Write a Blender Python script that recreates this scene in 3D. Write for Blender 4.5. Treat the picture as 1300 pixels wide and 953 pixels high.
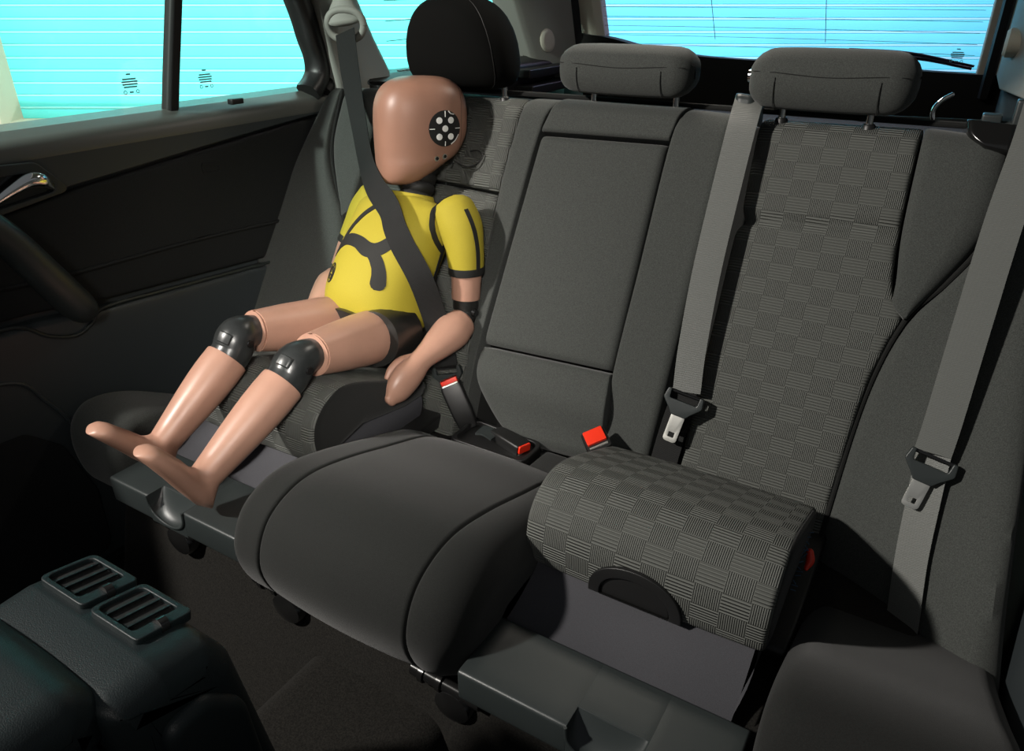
import bpy, bmesh, math, random
from mathutils import Vector, Matrix
from mathutils.bvhtree import BVHTree
random.seed(7)
for o in list(bpy.data.objects):
    bpy.data.objects.remove(o)
SC = bpy.context.scene
COL = SC.collection
PI = math.pi

# ------------------------------------------------------------------ camera
cam_d = bpy.data.cameras.new('camera')
cam = bpy.data.objects.new('camera', cam_d)
COL.objects.link(cam)
cam_d.sensor_width = 36.0
cam_d.lens = 36.0 * 940 / 1300
cam_d.clip_start = 0.02
cam.matrix_world = Matrix(((0.8555, -0.2372, 0.4602, 0.595),
                           (0.5178, 0.3920, -0.7605, -1.065),
                           (0.0, 0.8889, 0.4581, 1.045),
                           (0, 0, 0, 1)))
SC.camera = cam

# ------------------------------------------------------------------ world, lamps, exposure
W = bpy.data.worlds.new('studio'); SC.world = W
W.use_nodes = True
W.node_tree.nodes['Background'].inputs[0].default_value = (0.80, 0.85, 0.9, 1)
W.node_tree.nodes['Background'].inputs[1].default_value = 0.12
SC.view_settings.view_transform = 'Standard'
SC.view_settings.look = 'None'
SC.view_settings.gamma = 1
SC.view_settings.exposure = 0.0
SC.view_settings.use_curve_mapping = False

def area(name, loc, target, sx, sy, power, col):
    l = bpy.data.lights.new(name, 'AREA'); l.shape = 'RECTANGLE'; l.size = sx; l.size_y = sy
    l.energy = power; l.color = col
    o = bpy.data.objects.new(name, l); COL.objects.link(o); o.location = loc
    d = Vector(target) - Vector(loc)
    o.rotation_euler = d.to_track_quat('-Z', 'Y').to_euler()
    return o
# key lamp outside the open front left of the car
area('key_lamp', (-1.25, -1.95, 2.02), (0.1, 0.0, 0.5), 0.13, 0.13, 98, (1.0, 0.95, 0.88))
# large soft box behind the photographer
sb = area('soft_box', (0.75, -1.55, 1.40), (-0.33, -0.12, 0.50), 0.3, 0.3, 1.3, (1.0, 0.95, 0.88)); sb.data.spread = math.radians(30)
# added fill, unseen under the roof lining, brightens the rear pillars
area('added_rear_fill', (0.0, 0.45, 1.27), (0.0, 0.55, 0.0), 0.25, 0.12, 2.2, (1.0, 0.92, 0.80))
FW = Vector((-0.51776, 0.85553, 0)); RT = Vector((0.85553, 0.51776, 0))
CB = Vector((0.595, -1.065, 0))
def wall_pt(lat, d, z): return CB + FW * d + RT * lat + Vector((0, 0, z))
# two long lamps added out of view, standing in for the wall's backlight
area('added_wall_wash', wall_pt(-0.4, 3.55, 2.3), wall_pt(-0.4, 4.5, 0.7), 7.0, 0.35, 165, (1.0, 1.0, 1.0))
area('added_wall_wash', wall_pt(-0.4, 3.55, -0.25), wall_pt(-0.4, 4.5, 0.9), 7.0, 0.25, 65, (1.0, 1.0, 1.0))

# ------------------------------------------------------------------ materials
def mat(name, col, rough=0.6, metal=0.0, spec=0.5, coat=0.0, noise=0.0, nscale=400, bump=0.0, bscale=900, sheen=0.0):
    m = bpy.data.materials.new(name); m.use_nodes = True
    nt = m.node_tree; b = nt.nodes['Principled BSDF']
    b.inputs['Base Color'].default_value = (*col, 1); b.inputs['Roughness'].default_value = rough
    b.inputs['Metallic'].default_value = metal; b.inputs['Specular IOR Level'].default_value = spec
    b.inputs['Coat Weight'].default_value = coat; b.inputs['Coat Roughness'].default_value = 0.15
    b.inputs['Sheen Weight'].default_value = sheen
    if noise or bump:
        tc = nt.nodes.new('ShaderNodeTexCoord')
    if noise:
        n = nt.nodes.new('ShaderNodeTexNoise'); n.inputs['Scale'].default_value = nscale; n.inputs['Detail'].default_value = 3
        nt.links.new(tc.outputs['Object'], n.inputs['Vector'])
        r = nt.nodes.new('ShaderNodeMapRange'); r.inputs[1].default_value = 0.3; r.inputs[2].default_value = 0.7
        r.inputs[3].default_value = 1 - noise; r.inputs[4].default_value = 1 + noise
        nt.links.new(n.outputs['Fac'], r.inputs[0])
        v = nt.nodes.new('ShaderNodeVectorMath'); v.operation = 'SCALE'; v.inputs[0].default_value = col
        nt.links.new(r.outputs[0], v.inputs['Scale']); nt.links.new(v.outputs[0], b.inputs['Base Color'])
    if bump:
        n2 = nt.nodes.new('ShaderNodeTexNoise'); n2.inputs['Scale'].default_value = bscale; n2.inputs['Detail'].default_value = 2
        nt.links.new(tc.outputs['Object'], n2.inputs['Vector'])
        bp = nt.nodes.new('ShaderNodeBump'); bp.inputs['Strength'].default_value = bump; bp.inputs['Distance'].default_value = 0.0006
        nt.links.new(n2.outputs['Fac'], bp.inputs['Height']); nt.links.new(bp.outputs[0], b.inputs['Normal'])
    return m

def checker_mat(name, col, cw=0.0355, ch=0.0275, hn=6, vn=13):
    m = bpy.data.materials.new(name); m.use_nodes = True
    nt = m.node_tree; b = nt.nodes['Principled BSDF']; N = nt.nodes.new; L = nt.links.new
    b.inputs['Roughness'].default_value = 0.75; b.inputs['Specular IOR Level'].default_value = 0.3
    uv = N('ShaderNodeUVMap'); uv.uv_map = 'UVMap'
    sp = N('ShaderNodeSeparateXYZ'); L(uv.outputs[0], sp.inputs[0])
    def M(op, a, c=None, d=None):
        n = N('ShaderNodeMath'); n.operation = op
        for i, v in enumerate((a, c, d)):
            if v is None: continue
            if isinstance(v, (int, float)): n.inputs[i].default_value = v
            else: L(v, n.inputs[i])
        return n.outputs[0]
    U = M('DIVIDE', sp.outputs[0], cw); V = M('DIVIDE', sp.outputs[1], ch)
    par = M('FLOORED_MODULO', M('ADD', M('FLOOR', U), M('FLOOR', V)), 2.0)
    rh = M('SINE', M('MULTIPLY', V, 2 * PI * hn)); rv = M('SINE', M('MULTIPLY', U, 2 * PI * vn))
    inv = M('SUBTRACT', 1.0, par)
    h = M('ADD', M('MULTIPLY', rh, par), M('MULTIPLY', M('MULTIPLY', rv, 0.55), inv))
    bp = N('ShaderNodeBump'); bp.inputs['Strength'].default_value = 1.0; bp.inputs['Distance'].default_value = 0.0011
    L(h, bp.inputs['Height']); L(bp.outputs[0], b.inputs['Normal'])
    k = M('ADD', M('MULTIPLY', h, 0.26), M('ADD', 0.86, M('MULTIPLY', par, 0.16)))
    v = N('ShaderNodeVectorMath'); v.operation = 'SCALE'; v.inputs[0].default_value = col
    L(k, v.inputs['Scale']); L(v.outputs[0], b.inputs['Base Color'])
    return m

def web_mat(name, col, pitch=0.0022):
    m = bpy.data.materials.new(name); m.use_nodes = True
    nt = m.node_tree; b = nt.nodes['Principled BSDF']; N = nt.nodes.new; L = nt.links.new
    b.inputs['Base Color'].default_value = (*col, 1); b.inputs['Roughness'].default_value = 0.45
    uv = N('ShaderNodeUVMap'); uv.uv_map = 'UVMap'
    w = N('ShaderNodeTexWave'); w.wave_type = 'BANDS'; w.bands_direction = 'Y'; w.inputs['Scale'].default_value = 0.05 / pitch * 6
    w.inputs['Distortion'].default_value = 1.2; w.inputs['Detail'].default_value = 1
    L(uv.outputs[0], w.inputs['Vector'])
    bp = N('ShaderNodeBump'); bp.inputs['Strength'].default_value = 0.7; bp.inputs['Distance'].default_value = 0.0006
    L(w.outputs['Fac'], bp.inputs['Height']); L(bp.outputs[0], b.inputs['Normal'])
    return m

def glass_mat(name, tint, refl=0.06):
    m = bpy.data.materials.new(name); m.use_nodes = True
    nt = m.node_tree; nt.nodes.remove(nt.nodes['Principled BSDF']); N = nt.nodes.new; L = nt.links.new
    t = N('ShaderNodeBsdfTransparent'); t.inputs[0].default_value = (*tint, 1)
    g = N('ShaderNodeBsdfGlossy'); g.inputs['Roughness'].default_value = 0.02; g.inputs[0].default_value = (1, 1, 1, 1)
    mx = N('ShaderNodeMixShader'); mx.inputs[0].default_value = refl
    L(t.outputs[0], mx.inputs[1]); L(g.outputs[0], mx.inputs[2])
    L(mx.outputs[0], nt.nodes['Material Output'].inputs[0])
    return m

FAB = mat('charcoal_fabric', (0.0440, 0.0475, 0.0440), 0.85, spec=0.25, noise=0.35, nscale=700, bump=0.5, bscale=1400, sheen=0.12)
FABD = mat('black_and_shaded_fabric', (0.0065, 0.0068, 0.0062), 0.88, spec=0.25, noise=0.35, nscale=700, bump=0.5, bscale=1400, sheen=0.10)  # deepened so the right outer cushion carries its shade; real black elsewhere
FABC = mat('plain_seat_fabric', (0.0080, 0.0088, 0.0079), 0.88, spec=0.25, noise=0.35, nscale=700, bump=0.5, bscale=1400, sheen=0.10)
CHK = checker_mat('checker_rib_fabric', (0.102, 0.106, 0.097))
APR = mat('grey_apron_cloth', (0.050, 0.050, 0.056), 0.85, spec=0.2, noise=0.12, nscale=900, bump=0.3)
PLA = mat('slate_plastic', (0.022, 0.027, 0.027), 0.38, spec=0.5, bump=0.25, bscale=1500)
PLB = mat('black_plastic', (0.010, 0.010, 0.010), 0.42, spec=0.5, bump=0.2, bscale=1500)
PLG = mat('gloss_black_plastic', (0.008, 0.008, 0.008), 0.18, spec=0.6)
DOORM = mat('door_vinyl', (0.034, 0.041, 0.044), 0.42, spec=0.4, bump=0.5, bscale=700)
DOORF = mat('door_fabric', (0.014, 0.0155, 0.0158), 0.85, spec=0.2, noise=0.2, nscale=600)
GREYT = mat('grey_pillar_plastic', (0.27, 0.27, 0.245), 0.6, spec=0.3, bump=0.3, bscale=1200)
LIGHTT = mat('pale_pillar_plastic', (0.60, 0.57, 0.48), 0.6, spec=0.3)
RUB = mat('black_rubber', (0.009, 0.009, 0.009), 0.6, spec=0.35)
CARP = mat('brown_black_carpet', (0.0100, 0.0093, 0.0080), 0.95, spec=0.1, noise=0.5, nscale=420, bump=1.0, bscale=500, sheen=0.05)
WEB = web_mat('seat_belt_webbing', (0.118, 0.123, 0.115))
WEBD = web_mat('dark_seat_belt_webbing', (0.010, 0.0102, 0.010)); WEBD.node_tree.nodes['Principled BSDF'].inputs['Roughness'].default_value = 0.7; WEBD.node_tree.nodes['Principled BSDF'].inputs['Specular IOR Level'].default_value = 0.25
RED = mat('red_release_plastic', (0.80, 0.035, 0.012), 0.35)
CHR = mat('chrome', (0.86, 0.86, 0.84), 0.12, metal=1.0)
STL = mat('tongue_steel', (0.86, 0.85, 0.79), 0.36, metal=1.0)
SKIN = mat('tan_vinyl_skin', (0.385, 0.215, 0.155), 0.38, spec=0.45, noise=0.06, nscale=18)
HEADS = mat('brown_head_skin', (0.285, 0.150, 0.103), 0.42, spec=0.45, noise=0.06, nscale=18)
SKIND = mat('brown_vinyl_skin', (0.15, 0.08, 0.055), 0.33, spec=0.5, noise=0.05, nscale=18)
YEL = mat('yellow_shirt', (0.365, 0.298, 0.025), 0.75, spec=0.3, noise=0.05, nscale=900, bump=0.3, bscale=1500)
INK = mat('black_print', (0.014, 0.014, 0.013), 0.7, spec=0.3)
VIN = mat('black_vinyl', (0.013, 0.013, 0.012), 0.3, spec=0.5)
WHT = mat('white_dot', (0.85, 0.85, 0.82), 0.5)
KNEE = mat('dark_joint_plastic', (0.022, 0.024, 0.024), 0.3, spec=0.5, noise=0.2, nscale=60)
CON = mat('console_vinyl', (0.0060, 0.0100, 0.0110), 0.45, spec=0.3, bump=0.5, bscale=900)
CYAN = mat('blue_shutter_paint', (0.17, 0.90, 0.88), 0.7, spec=0.2, noise=0.03, nscale=2)
CYANL = mat('pale_shutter_lip', (0.40, 0.97, 0.95), 0.7, spec=0.2)
BEIGE = mat('cream_paint', (0.55, 0.47, 0.34), 0.7)
CONC = mat('concrete_floor', (0.16, 0.16, 0.15), 0.8, noise=0.2, nscale=6)
GL_S = glass_mat('side_glass', (0.90, 0.98, 0.97))
GL_R = glass_mat('rear_glass', (0.72, 0.60, 0.90))
HEATL = mat('heater_wire', (0.06, 0.10, 0.11), 0.6)
HEADL = mat('headliner_cloth', (0.30, 0.29, 0.26), 0.9)
FRIT = mat('etched_mark_print', (0.22, 0.62, 0.68), 0.6)

# ------------------------------------------------------------------ mesh helpers
class MB:
    def __init__(s): s.v = []; s.f = []; s.uv = {}
    def add(s, vs, fs, uv=None):
        o = len(s.v); s.v += [Vector(p) for p in vs]; s.f += [[i + o for i in f] for f in fs]
        if uv:
            for i, t in enumerate(uv): s.uv[o + i] = t
        return s
    def rings(s, rs, closed=True, cap0=True, cap1=True, uv=None):
        n = len(rs[0]); vs = [p for r in rs for p in r]; fs = []
        m = n if closed else n - 1
        for i in range(len(rs) - 1):
            for j in range(m):
                a = i * n + j; b = i * n + (j + 1) % n
                fs.append([a, b, b + n, a + n])
        if closed and cap0: fs.append(list(range(n))[::-1])
        if closed and cap1: fs.append([(len(rs) - 1) * n + j for j in range(n)])
        return s.add(vs, fs, uv)
    def box(s, lo, hi, M=None):
        x0, y0, z0 = lo; x1, y1, z1 = hi
        vs = [Vector(p) for p in ((x0,y0,z0),(x1,y0,z0),(x1,y1,z0),(x0,y1,z0),(x0,y0,z1),(x1,y0,z1),(x1,y1,z1),(x0,y1,z1))]
        if M: vs = [M @ p for p in vs]
        return s.add(vs, [[0,3,2,1],[4,5,6,7],[0,1,5,4],[1,2,6,5],[2,3,7,6],[3,0,4,7]])

BASE = {}
def tag(o, label=None, cat=None, group=None, kind=None):
    if label: o['label'] = label
    if cat: o['category'] = cat
    if group: o['group'] = group
    if kind: o['kind'] = kind
    return o

def thing(name, loc, label, cat, group=None, kind=None):
    o = bpy.data.objects.new(name, None); COL.objects.link(o)
    o.location = loc; o.empty_display_size = 0.05; BASE[o.name] = Vector(loc)
    return tag(o, label, cat, group, kind)

def build(name, mb, m, parent=None, smooth=True, sharp=42, bevel=0, subsurf=0, label=None):
    me = bpy.data.meshes.new(name)
    if parent is not None: base = BASE[parent.name]
    else:
        lo = [min(p[i] for p in mb.v) for i in range(3)]; hi = [max(p[i] for p in mb.v) for i in range(3)]
        base = Vector(((lo[0]+hi[0])/2, (lo[1]+hi[1])/2, lo[2]))
    me.from_pydata([p - base for p in mb.v], [], mb.f)
    bm = bmesh.new(); bm.from_mesh(me)
    bmesh.ops.recalc_face_normals(bm, faces=bm.faces)
    if mb.uv:
        lay = bm.loops.layers.uv.new('UVMap'); bm.verts.ensure_lookup_table()
        for f in bm.faces:
            for l in f.loops: l[lay].uv = mb.uv.get(l.vert.index, (0, 0))
    if bevel:
        es = [e for e in bm.edges if len(e.link_faces) == 2 and e.calc_face_angle(0) > math.radians(40)]
        bmesh.ops.bevel(bm, geom=es, offset=bevel, segments=3, profile=0.6, affect='EDGES', clamp_overlap=True)
    for f in bm.faces: f.smooth = smooth
    for e in bm.edges:
        if len(e.link_faces) == 2 and e.calc_face_angle(0) > math.radians(sharp): e.smooth = False
    bm.to_mesh(me); bm.free()
    me.materials.append(m)
    o = bpy.data.objects.new(name, me); COL.objects.link(o)
    if parent is not None:
        o.parent = parent; BASE[o.name] = base
    else:
        o.location = base; BASE[o.name] = base
    if subsurf:
        md = o.modifiers.new('subsurf', 'SUBSURF'); md.levels = subsurf; md.render_levels = subsurf
    if label: o['label'] = label
    return o

def catmull(ps, n, closed=False):
    ps = [Vector(p) for p in ps]; out = []
    m = len(ps); rng = m if closed else m - 1
    for i in range(rng):
        p1 = ps[i]; p2 = ps[(i + 1) % m]
        p0 = ps[i - 1] if (closed or i > 0) else p1 * 2 - p2
        p3 = ps[(i + 2) % m] if (closed or i + 2 < m) else p2 * 2 - p1
        for k in range(n):
            t = k / n
            out.append(0.5 * ((2 * p1) + (p2 - p0) * t + (2 * p0 - 5 * p1 + 4 * p2 - p3) * t * t + (3 * p1 - p0 - 3 * p2 + p3) * t ** 3))
    if not closed: out.append(ps[-1])
    return out

def resample(ps, n):
    ps = [Vector(p) for p in ps]; d = [0]
    for a, b in zip(ps, ps[1:]): d.append(d[-1] + (b - a).length)
    out = []; j = 0
    for i in range(n):
        t = d[-1] * i / (n - 1)
        while j < len(ps) - 2 and d[j + 1] < t: j += 1
        k = (t - d[j]) / max(1e-9, d[j + 1] - d[j]); out.append(ps[j].lerp(ps[j + 1], min(1, max(0, k))))
    return out

def frames(ps, up=(0, 0, 1)):
    ps = [Vector(p) for p in ps]; T = []
    for i in range(len(ps)):
        T.append((ps[min(i + 1, len(ps) - 1)] - ps[max(i - 1, 0)]).normalized())
    u = Vector(up); u = (u - T[0] * u.dot(T[0]))
    if u.length < 1e-4: u = Vector((1, 0, 0)) - T[0] * T[0].x
    u.normalize(); out = []
    for t in T:
        u = (u - t * u.dot(t)).normalized(); out.append((t, u, t.cross(u)))
    return out

def tube(mb, ps, r, n=14, up=(0, 0, 1), exp=2.0, round0=False, round1=False):
    """r: list of radius or (ru, rv) per point; catmull before calling for smooth paths"""
    ps = [Vector(p) for p in ps]; R = []
    for i in range(len(ps)):
        q = r[i] if isinstance(r, (list, tuple)) else r
        R.append((q, q) if isinstance(q, (int, float)) else q)
    F = frames(ps, up); st = []
    def ring(c, f, a, b):
        o = []
        for k in range(n):
            t = 2 * PI * k / n; cx, sx = math.cos(t), math.sin(t)
            o.append(c + f[1] * (a * math.copysign(abs(cx) ** (2 / exp), cx)) + f[2] * (b * math.copysign(abs(sx) ** (2 / exp), sx)))
        return o
    if round0:
        for a in (0.12, 0.35, 0.62, 0.85):
            s = math.sqrt(1 - (1 - a) ** 2); m = min(R[0]); st.append(ring(ps[0] - F[0][0] * m * (1 - a) * (round0 if round0 is not True else 1), F[0], R[0][0] * s, R[0][1] * s))
    for p, f, q in zip(ps, F, R): st.append(ring(p, f, q[0], q[1]))
    if round1:
        for a in (0.85, 0.62, 0.35, 0.12):
            s = math.sqrt(1 - (1 - a) ** 2); m = min(R[-1]); st.append(ring(ps[-1] + F[-1][0] * m * (1 - a) * (round1 if round1 is not True else 1), F[-1], R[-1][0] * s, R[-1][1] * s))
    return mb.rings(st)

def stube(mb, ctrl, rad, sub=6, **k):
    """smooth tube: catmull on points and radii together"""
    rr = [(q, q) if isinstance(q, (int, float)) else q for q in rad]
    ps = catmull(ctrl, sub); rs = catmull([(a, b, 0) for a, b in rr], sub)
    return tube(mb, ps, [(max(1e-4, q.x), max(1e-4, q.y)) for q in rs], **k)

def coons(Lc, Rc, Bc, Tc, s, t):
    def ev(c, k):
        x = k * (len(c) - 1); i = min(int(x), len(c) - 2); return c[i].lerp(c[i + 1], x - i)
    return ev(Bc, s) * (1 - t) + ev(Tc, s) * t + ev(Lc, t) * (1 - s) + ev(Rc, t) * s \
        - (ev(Bc, 0) * (1 - s) * (1 - t) + ev(Bc, 1) * s * (1 - t) + ev(Tc, 0) * (1 - s) * t + ev(Tc, 1) * s * t)

def pillow(mapf, L, R, B=None, T=None, h=0.0, r=0.012, depth=0.03, puff=0.0, hfun=None, smoothc=True, ns=26, nt=40, rr=None):
    """padded panel over a four-sided outline; L,R run bottom->top, B,T run left->right (2D points).
    rr = rounding per edge (left, right, bottom, top)"""
    def prep(c):
        c = [Vector((*p, 0)) for p in c]
        if len(c) > 2 and smoothc: c = catmull(c, 8)
        return resample(c, 60)
    L = prep(L); R = prep(R); B = prep(B or [L[0][:2], R[0][:2]]); T = prep(T or [L[-1][:2], R[-1][:2]])
    rl, rr_, rb, rt = rr or (r, r, r, r)
    w = ((B[-1] - B[0]).length + (T[-1] - T[0]).length) / 2; hh = (L[-1] - L[0]).length
    def par(n, total, a, b):
        o = [0] + [a * q / total for q in (0.04, 0.15, 0.35, 0.65, 1.0)]
        e = [1 - b * q / total for q in (1.0, 0.65, 0.35, 0.15, 0.04)] + [1]
        mid = [o[-1] + (e[0] - o[-1]) * (i + 1) / (n + 1) for i in range(n)]
        return o + mid + e
    S = par(ns, w, rl, rr_); Tt = par(nt, hh, rb, rt)
    def drop(d, rad): return 0 if d >= rad else rad - math.sqrt(max(0, rad * rad - (rad - d) ** 2))
    vs = []; uv = []
    n = len(S); m = len(Tt)
    P = {}
    for j, t in enumerate(Tt):
        for i, s in enumerate(S):
            p = coons(L, R, B, T, s, t)
            z = h + puff * math.sqrt(max(0, 16 * s * (1 - s) * t * (1 - t)))
            if hfun: z += hfun(p.x, p.y)
            z -= max(drop(s * w, rl), drop((1 - s) * w, rr_)) + max(drop(t * hh, rb), drop((1 - t) * hh, rt))
            P[i, j] = (p, z); vs.append(mapf(p.x, p.y, z)); uv.append((p.x, p.y))
    fs = [[j*n+i, j*n+i+1, (j+1)*n+i+1, (j+1)*n+i] for j in range(m-1) for i in range(n-1)]
    per = [(i, 0) for i in range(n)] + [(n-1, j) for j in range(1, m)] + [(i, m-1) for i in range(n-2, -1, -1)] + [(0, j) for j in range(m-2, 0, -1)]
    o = len(vs)
    for (i, j) in per:
        p, z = P[i, j]; vs.append(mapf(p.x, p.y, z - depth)); uv.append((p.x, p.y))
    k = len(per)
    for a in range(k):
        b = (a + 1) % k
        fs.append([per[b][1]*n + per[b][0], per[a][1]*n + per[a][0], o + a, o + b])
    fs.append([o + a for a in range(k)])
    mb = MB(); mb.add(vs, fs, uv); return mb

def fillet(pts, seg=5):
    """pts: (p, q, radius) closed polygon -> rounded polyline"""
    out = []; n = len(pts)
    for i in range(n):
        p = Vector(pts[i][:2]); r = pts[i][2]; a = Vector(pts[i-1][:2]); b = Vector(pts[(i+1) % n][:2])
        u = (a - p); v = (b - p); lu, lv = u.length, v.length; u.normalize(); v.normalize()
        ang = u.angle(v)
        if r <= 0 or ang > PI - 0.05: out.append(p); continue
        t = min(r / math.tan(ang / 2), lu * 0.48, lv * 0.48)
        p1 = p + u * t; p2 = p + v * t
        for k in range(seg + 1):
            s = k / seg; out.append(p1 * (1-s)**2 + p * 2*s*(1-s) + p2 * s*s)
    return out

def dense(poly, step):
    out = []; n = len(poly)
    for i in range(n):
        a = poly[i]; b = poly[(i+1) % n]; k = max(1, int((b - a).length / step))
        for j in range(k): out.append(a.lerp(b, j / k))
    return out

def slab(prof, x0, x1, r0=0.012, r1=0.012, mapf=None, puff=0.0, xsh=None, caps=True, step=0.02, nx=8, scale=None):
    """closed (p,q) outline swept along x with rounded ends"""
    prof = dense([Vector(p) for p in prof], step); n = len(prof)
    mapf = mapf or (lambda x, p, q: Vector((x, p, q)))
    A = sum(prof[i].x * prof[(i+1) % n].y - prof[(i+1) % n].x * prof[i].y for i in range(n))
    sg = 1 if A > 0 else -1; nor = []
    for i in range(n):
        t = (prof[(i+1) % n] - prof[i-1]).normalized(); nor.append(Vector((-t.y, t.x)) * sg)
    arc = [0]
    for i in range(1, n): arc.append(arc[-1] + (prof[i] - prof[i-1]).length)
    cen = sum(prof, Vector((0, 0))) / n
    xs = []
    def dr(d, r): return 0 if d >= r else r - math.sqrt(max(0, r*r - (r-d)**2))
    q = (0, 0.05, 0.18, 0.4, 0.7, 1.0)
    for a in q: xs.append((x0 + r0 * a, dr(r0 * a, r0)))
    for k in range(1, nx): xs.append((x0 + r0 + (x1 - r1 - x0 - r0) * k / nx, 0))
    for a in q[::-1]: xs.append((x1 - r1 * a, dr(r1 * a, r1)))
    rs = []; uv = []
    for x, d in xs:
        f = (x - x0) / (x1 - x0); pf = puff * 4 * f * (1 - f); ring = []
        sc = scale(f) if scale else 1.0
        for i in range(n):
            p = prof[i] + nor[i] * (d - pf)
            if scale: p = cen + (p - cen) * sc
            xx = x + (xsh(f, p.x, p.y) if xsh else 0)
            ring.append(mapf(xx, p.x, p.y)); uv.append((xx, arc[i]))
        rs.append(ring)
    return MB().rings(rs, True, caps, caps, uv)

def ribbon(path, side, width, thick=0.0014, sub=8, mb=None):
    """webbing strip; side = width direction(s) per point"""
    ps = catmull(path, sub); sd = catmull(side, sub); rs = []; uv = []; d = 0
    for i, p in enumerate(ps):
        if i: d += (p - ps[i-1]).length
        t = (ps[min(i+1, len(ps)-1)] - ps[max(i-1, 0)]).normalized()
        s = sd[i] - t * sd[i].dot(t); s.normalize(); nn = t.cross(s)
        w = width / 2; h = thick / 2
        rs.append([p - s*w - nn*h, p + s*w - nn*h, p + s*w + nn*h, p - s*w + nn*h])
        uv += [(0, d), (width, d), (width, d), (0, d)]
    mb = mb or MB(); return mb.rings(rs, True, True, True, uv)

def plate(outline, mapf, h0, h1):
    """flat plate: closed 2D outline extruded between h0 and h1"""
    a = [mapf(p[0], p[1], h0) for p in outline]; b = [mapf(p[0], p[1], h1) for p in outline]
    return MB().rings([a, b])

def ring_plate(outer, inner, mapf, h0, h1, mb=None):
    n = len(outer); mb = mb or MB()
    vs = [mapf(p[0], p[1], h) for h in (h0, h1) for c in (outer, inner) for p in c]; fs = []
    for j in range(n):
        k = (j + 1) % n
        fs += [[j, k, n + k, n + j], [2*n + j, 3*n + j, 3*n + k, 2*n + k], [j, 2*n + j, 2*n + k, k], [n + j, n + k, 3*n + k, 3*n + j]]
    return mb.add(vs, fs)

# backrest space: x across, u up along the backrest, b proud towards the front
A = math.radians(25); SA, CA = math.sin(A), math.cos(A)
def BK(x, u, b): return Vector((x, u * SA - b * CA, 0.30 + u * CA + b * SA))
def DR(y, z, h): return Vector((-0.72 + h, y, z))
def DRR(y, z, h): return Vector((0.80 - h, y, z))

# ------------------------------------------------------------------ setting: shutter wall, ground
mb = MB(); mb.add([(-14, -14, -0.32), (14, -14, -0.32), (14, 14, -0.32), (-14, 14, -0.32)], [[0, 1, 2, 3]])
tag(build('ground', mb, CONC), kind='structure')
wall = thing('wall_back', wall_pt(0, 4.55, -0.32), None, None, kind='structure')
mb = MB()
vs = [wall_pt(a, d, z) for a in (-3.6, 4.4) for d in (4.56, 4.62) for z in (-0.32, 3.0)]
mb.add(vs, [[0,1,3,2],[4,6,7,5],[0,4,5,1],[2,3,7,6],[0,2,6,4],[1,5,7,3]])
build('backing', mb, CYAN, wall, smooth=False)
pitch = 0.066; z = 0.40; proto = None; protol = None
prof = [(4.555, 0.0), (4.515, 0.001), (4.512, 0.010), (4.512, 0.050), (4.514, 0.060), (4.555, 0.062)]
k = 0
while z < 2.9:
    if proto is None:
        mb = MB(); mb.rings([[wall_pt(a, d, z + q) for d, q in prof] for a in (-2.86, 4.2)])
        proto = build('slat', mb, CYAN, wall, sharp=50)
        mb = MB(); mb.rings([[wall_pt(a, d, z + q) for d, q in ((4.511, 0.056), (4.5095, 0.057), (4.5095, 0.0655), (4.53, 0.066))] for a in (-2.86, 4.2)])
        protol = build('slat_lip', mb, CYANL, wall, sharp=30)
    else:
        for pr in (proto, protol):
            c = pr.copy(); COL.objects.link(c); c.location = (0, 0, k * pitch)
    z += pitch; k += 1
mb = MB(); vs = [wall_pt(a, d, z) for a in (-3.0, 4.4) for d in (4.38, 4.6) for z in (-0.32, 0.40)]
mb.add(vs, [[0,1,3,2],[4,6,7,5],[0,4,5,1],[2,3,7,6],[0,2,6,4],[1,5,7,3]])
build('plinth', mb, BEIGE, wall, smooth=False, bevel=0.01)
mb = MB(); vs = [wall_pt(a, d, z) for a in (-3.7, -2.84) for d in (4.3, 4.6) for z in (-0.32, 3.0)]
mb.add(vs, [[0,1,3,2],[4,6,7,5],[0,4,5,1],[2,3,7,6],[0,2,6,4],[1,5,7,3]])
build('post', mb, BEIGE, wall, smooth=False, bevel=0.01)

# ------------------------------------------------------------------ car shell: floor, roof lining, walls
fl = thing('floor', (0, -0.6, 0), None, None, kind='structure')
mb = MB(); mb.box((-0.82, -1.7, -0.05), (0.84, 0.6, 0.0)); build('floor_pan', mb, CARP, fl)
tun = fillet([(-0.17, -0.02, 0), (-0.125, 0.13, 0.05), (0.125, 0.13, 0.05), (0.17, -0.02, 0)], 8)
mb = slab(tun, -1.6, -0.40, 0.01, 0.01, mapf=lambda x, p, q: Vector((p + 0.02, x, q))); build('tunnel_hump', mb, CARP, fl)
# carpeted riser under the rear seat
ris = fillet([(-0.565, -0.01, 0), (-0.525, 0.08, 0.06), (-0.492, 0.20, 0.05), (-0.45, 0.262, 0.03), (-0.02, 0.245, 0.02), (0.05, -0.01, 0)], 6)
mb = slab(ris, -0.60, 0.70, 0.02, 0.02, nx=12); build('seat_riser', mb, CARP, fl)
mb = MB(); mb.box((-0.80, -0.20, 1.29), (0.80, 1.42, 1.32)); tag(build('ceiling', mb, HEADL, bevel=0.01), kind='structure')

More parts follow.
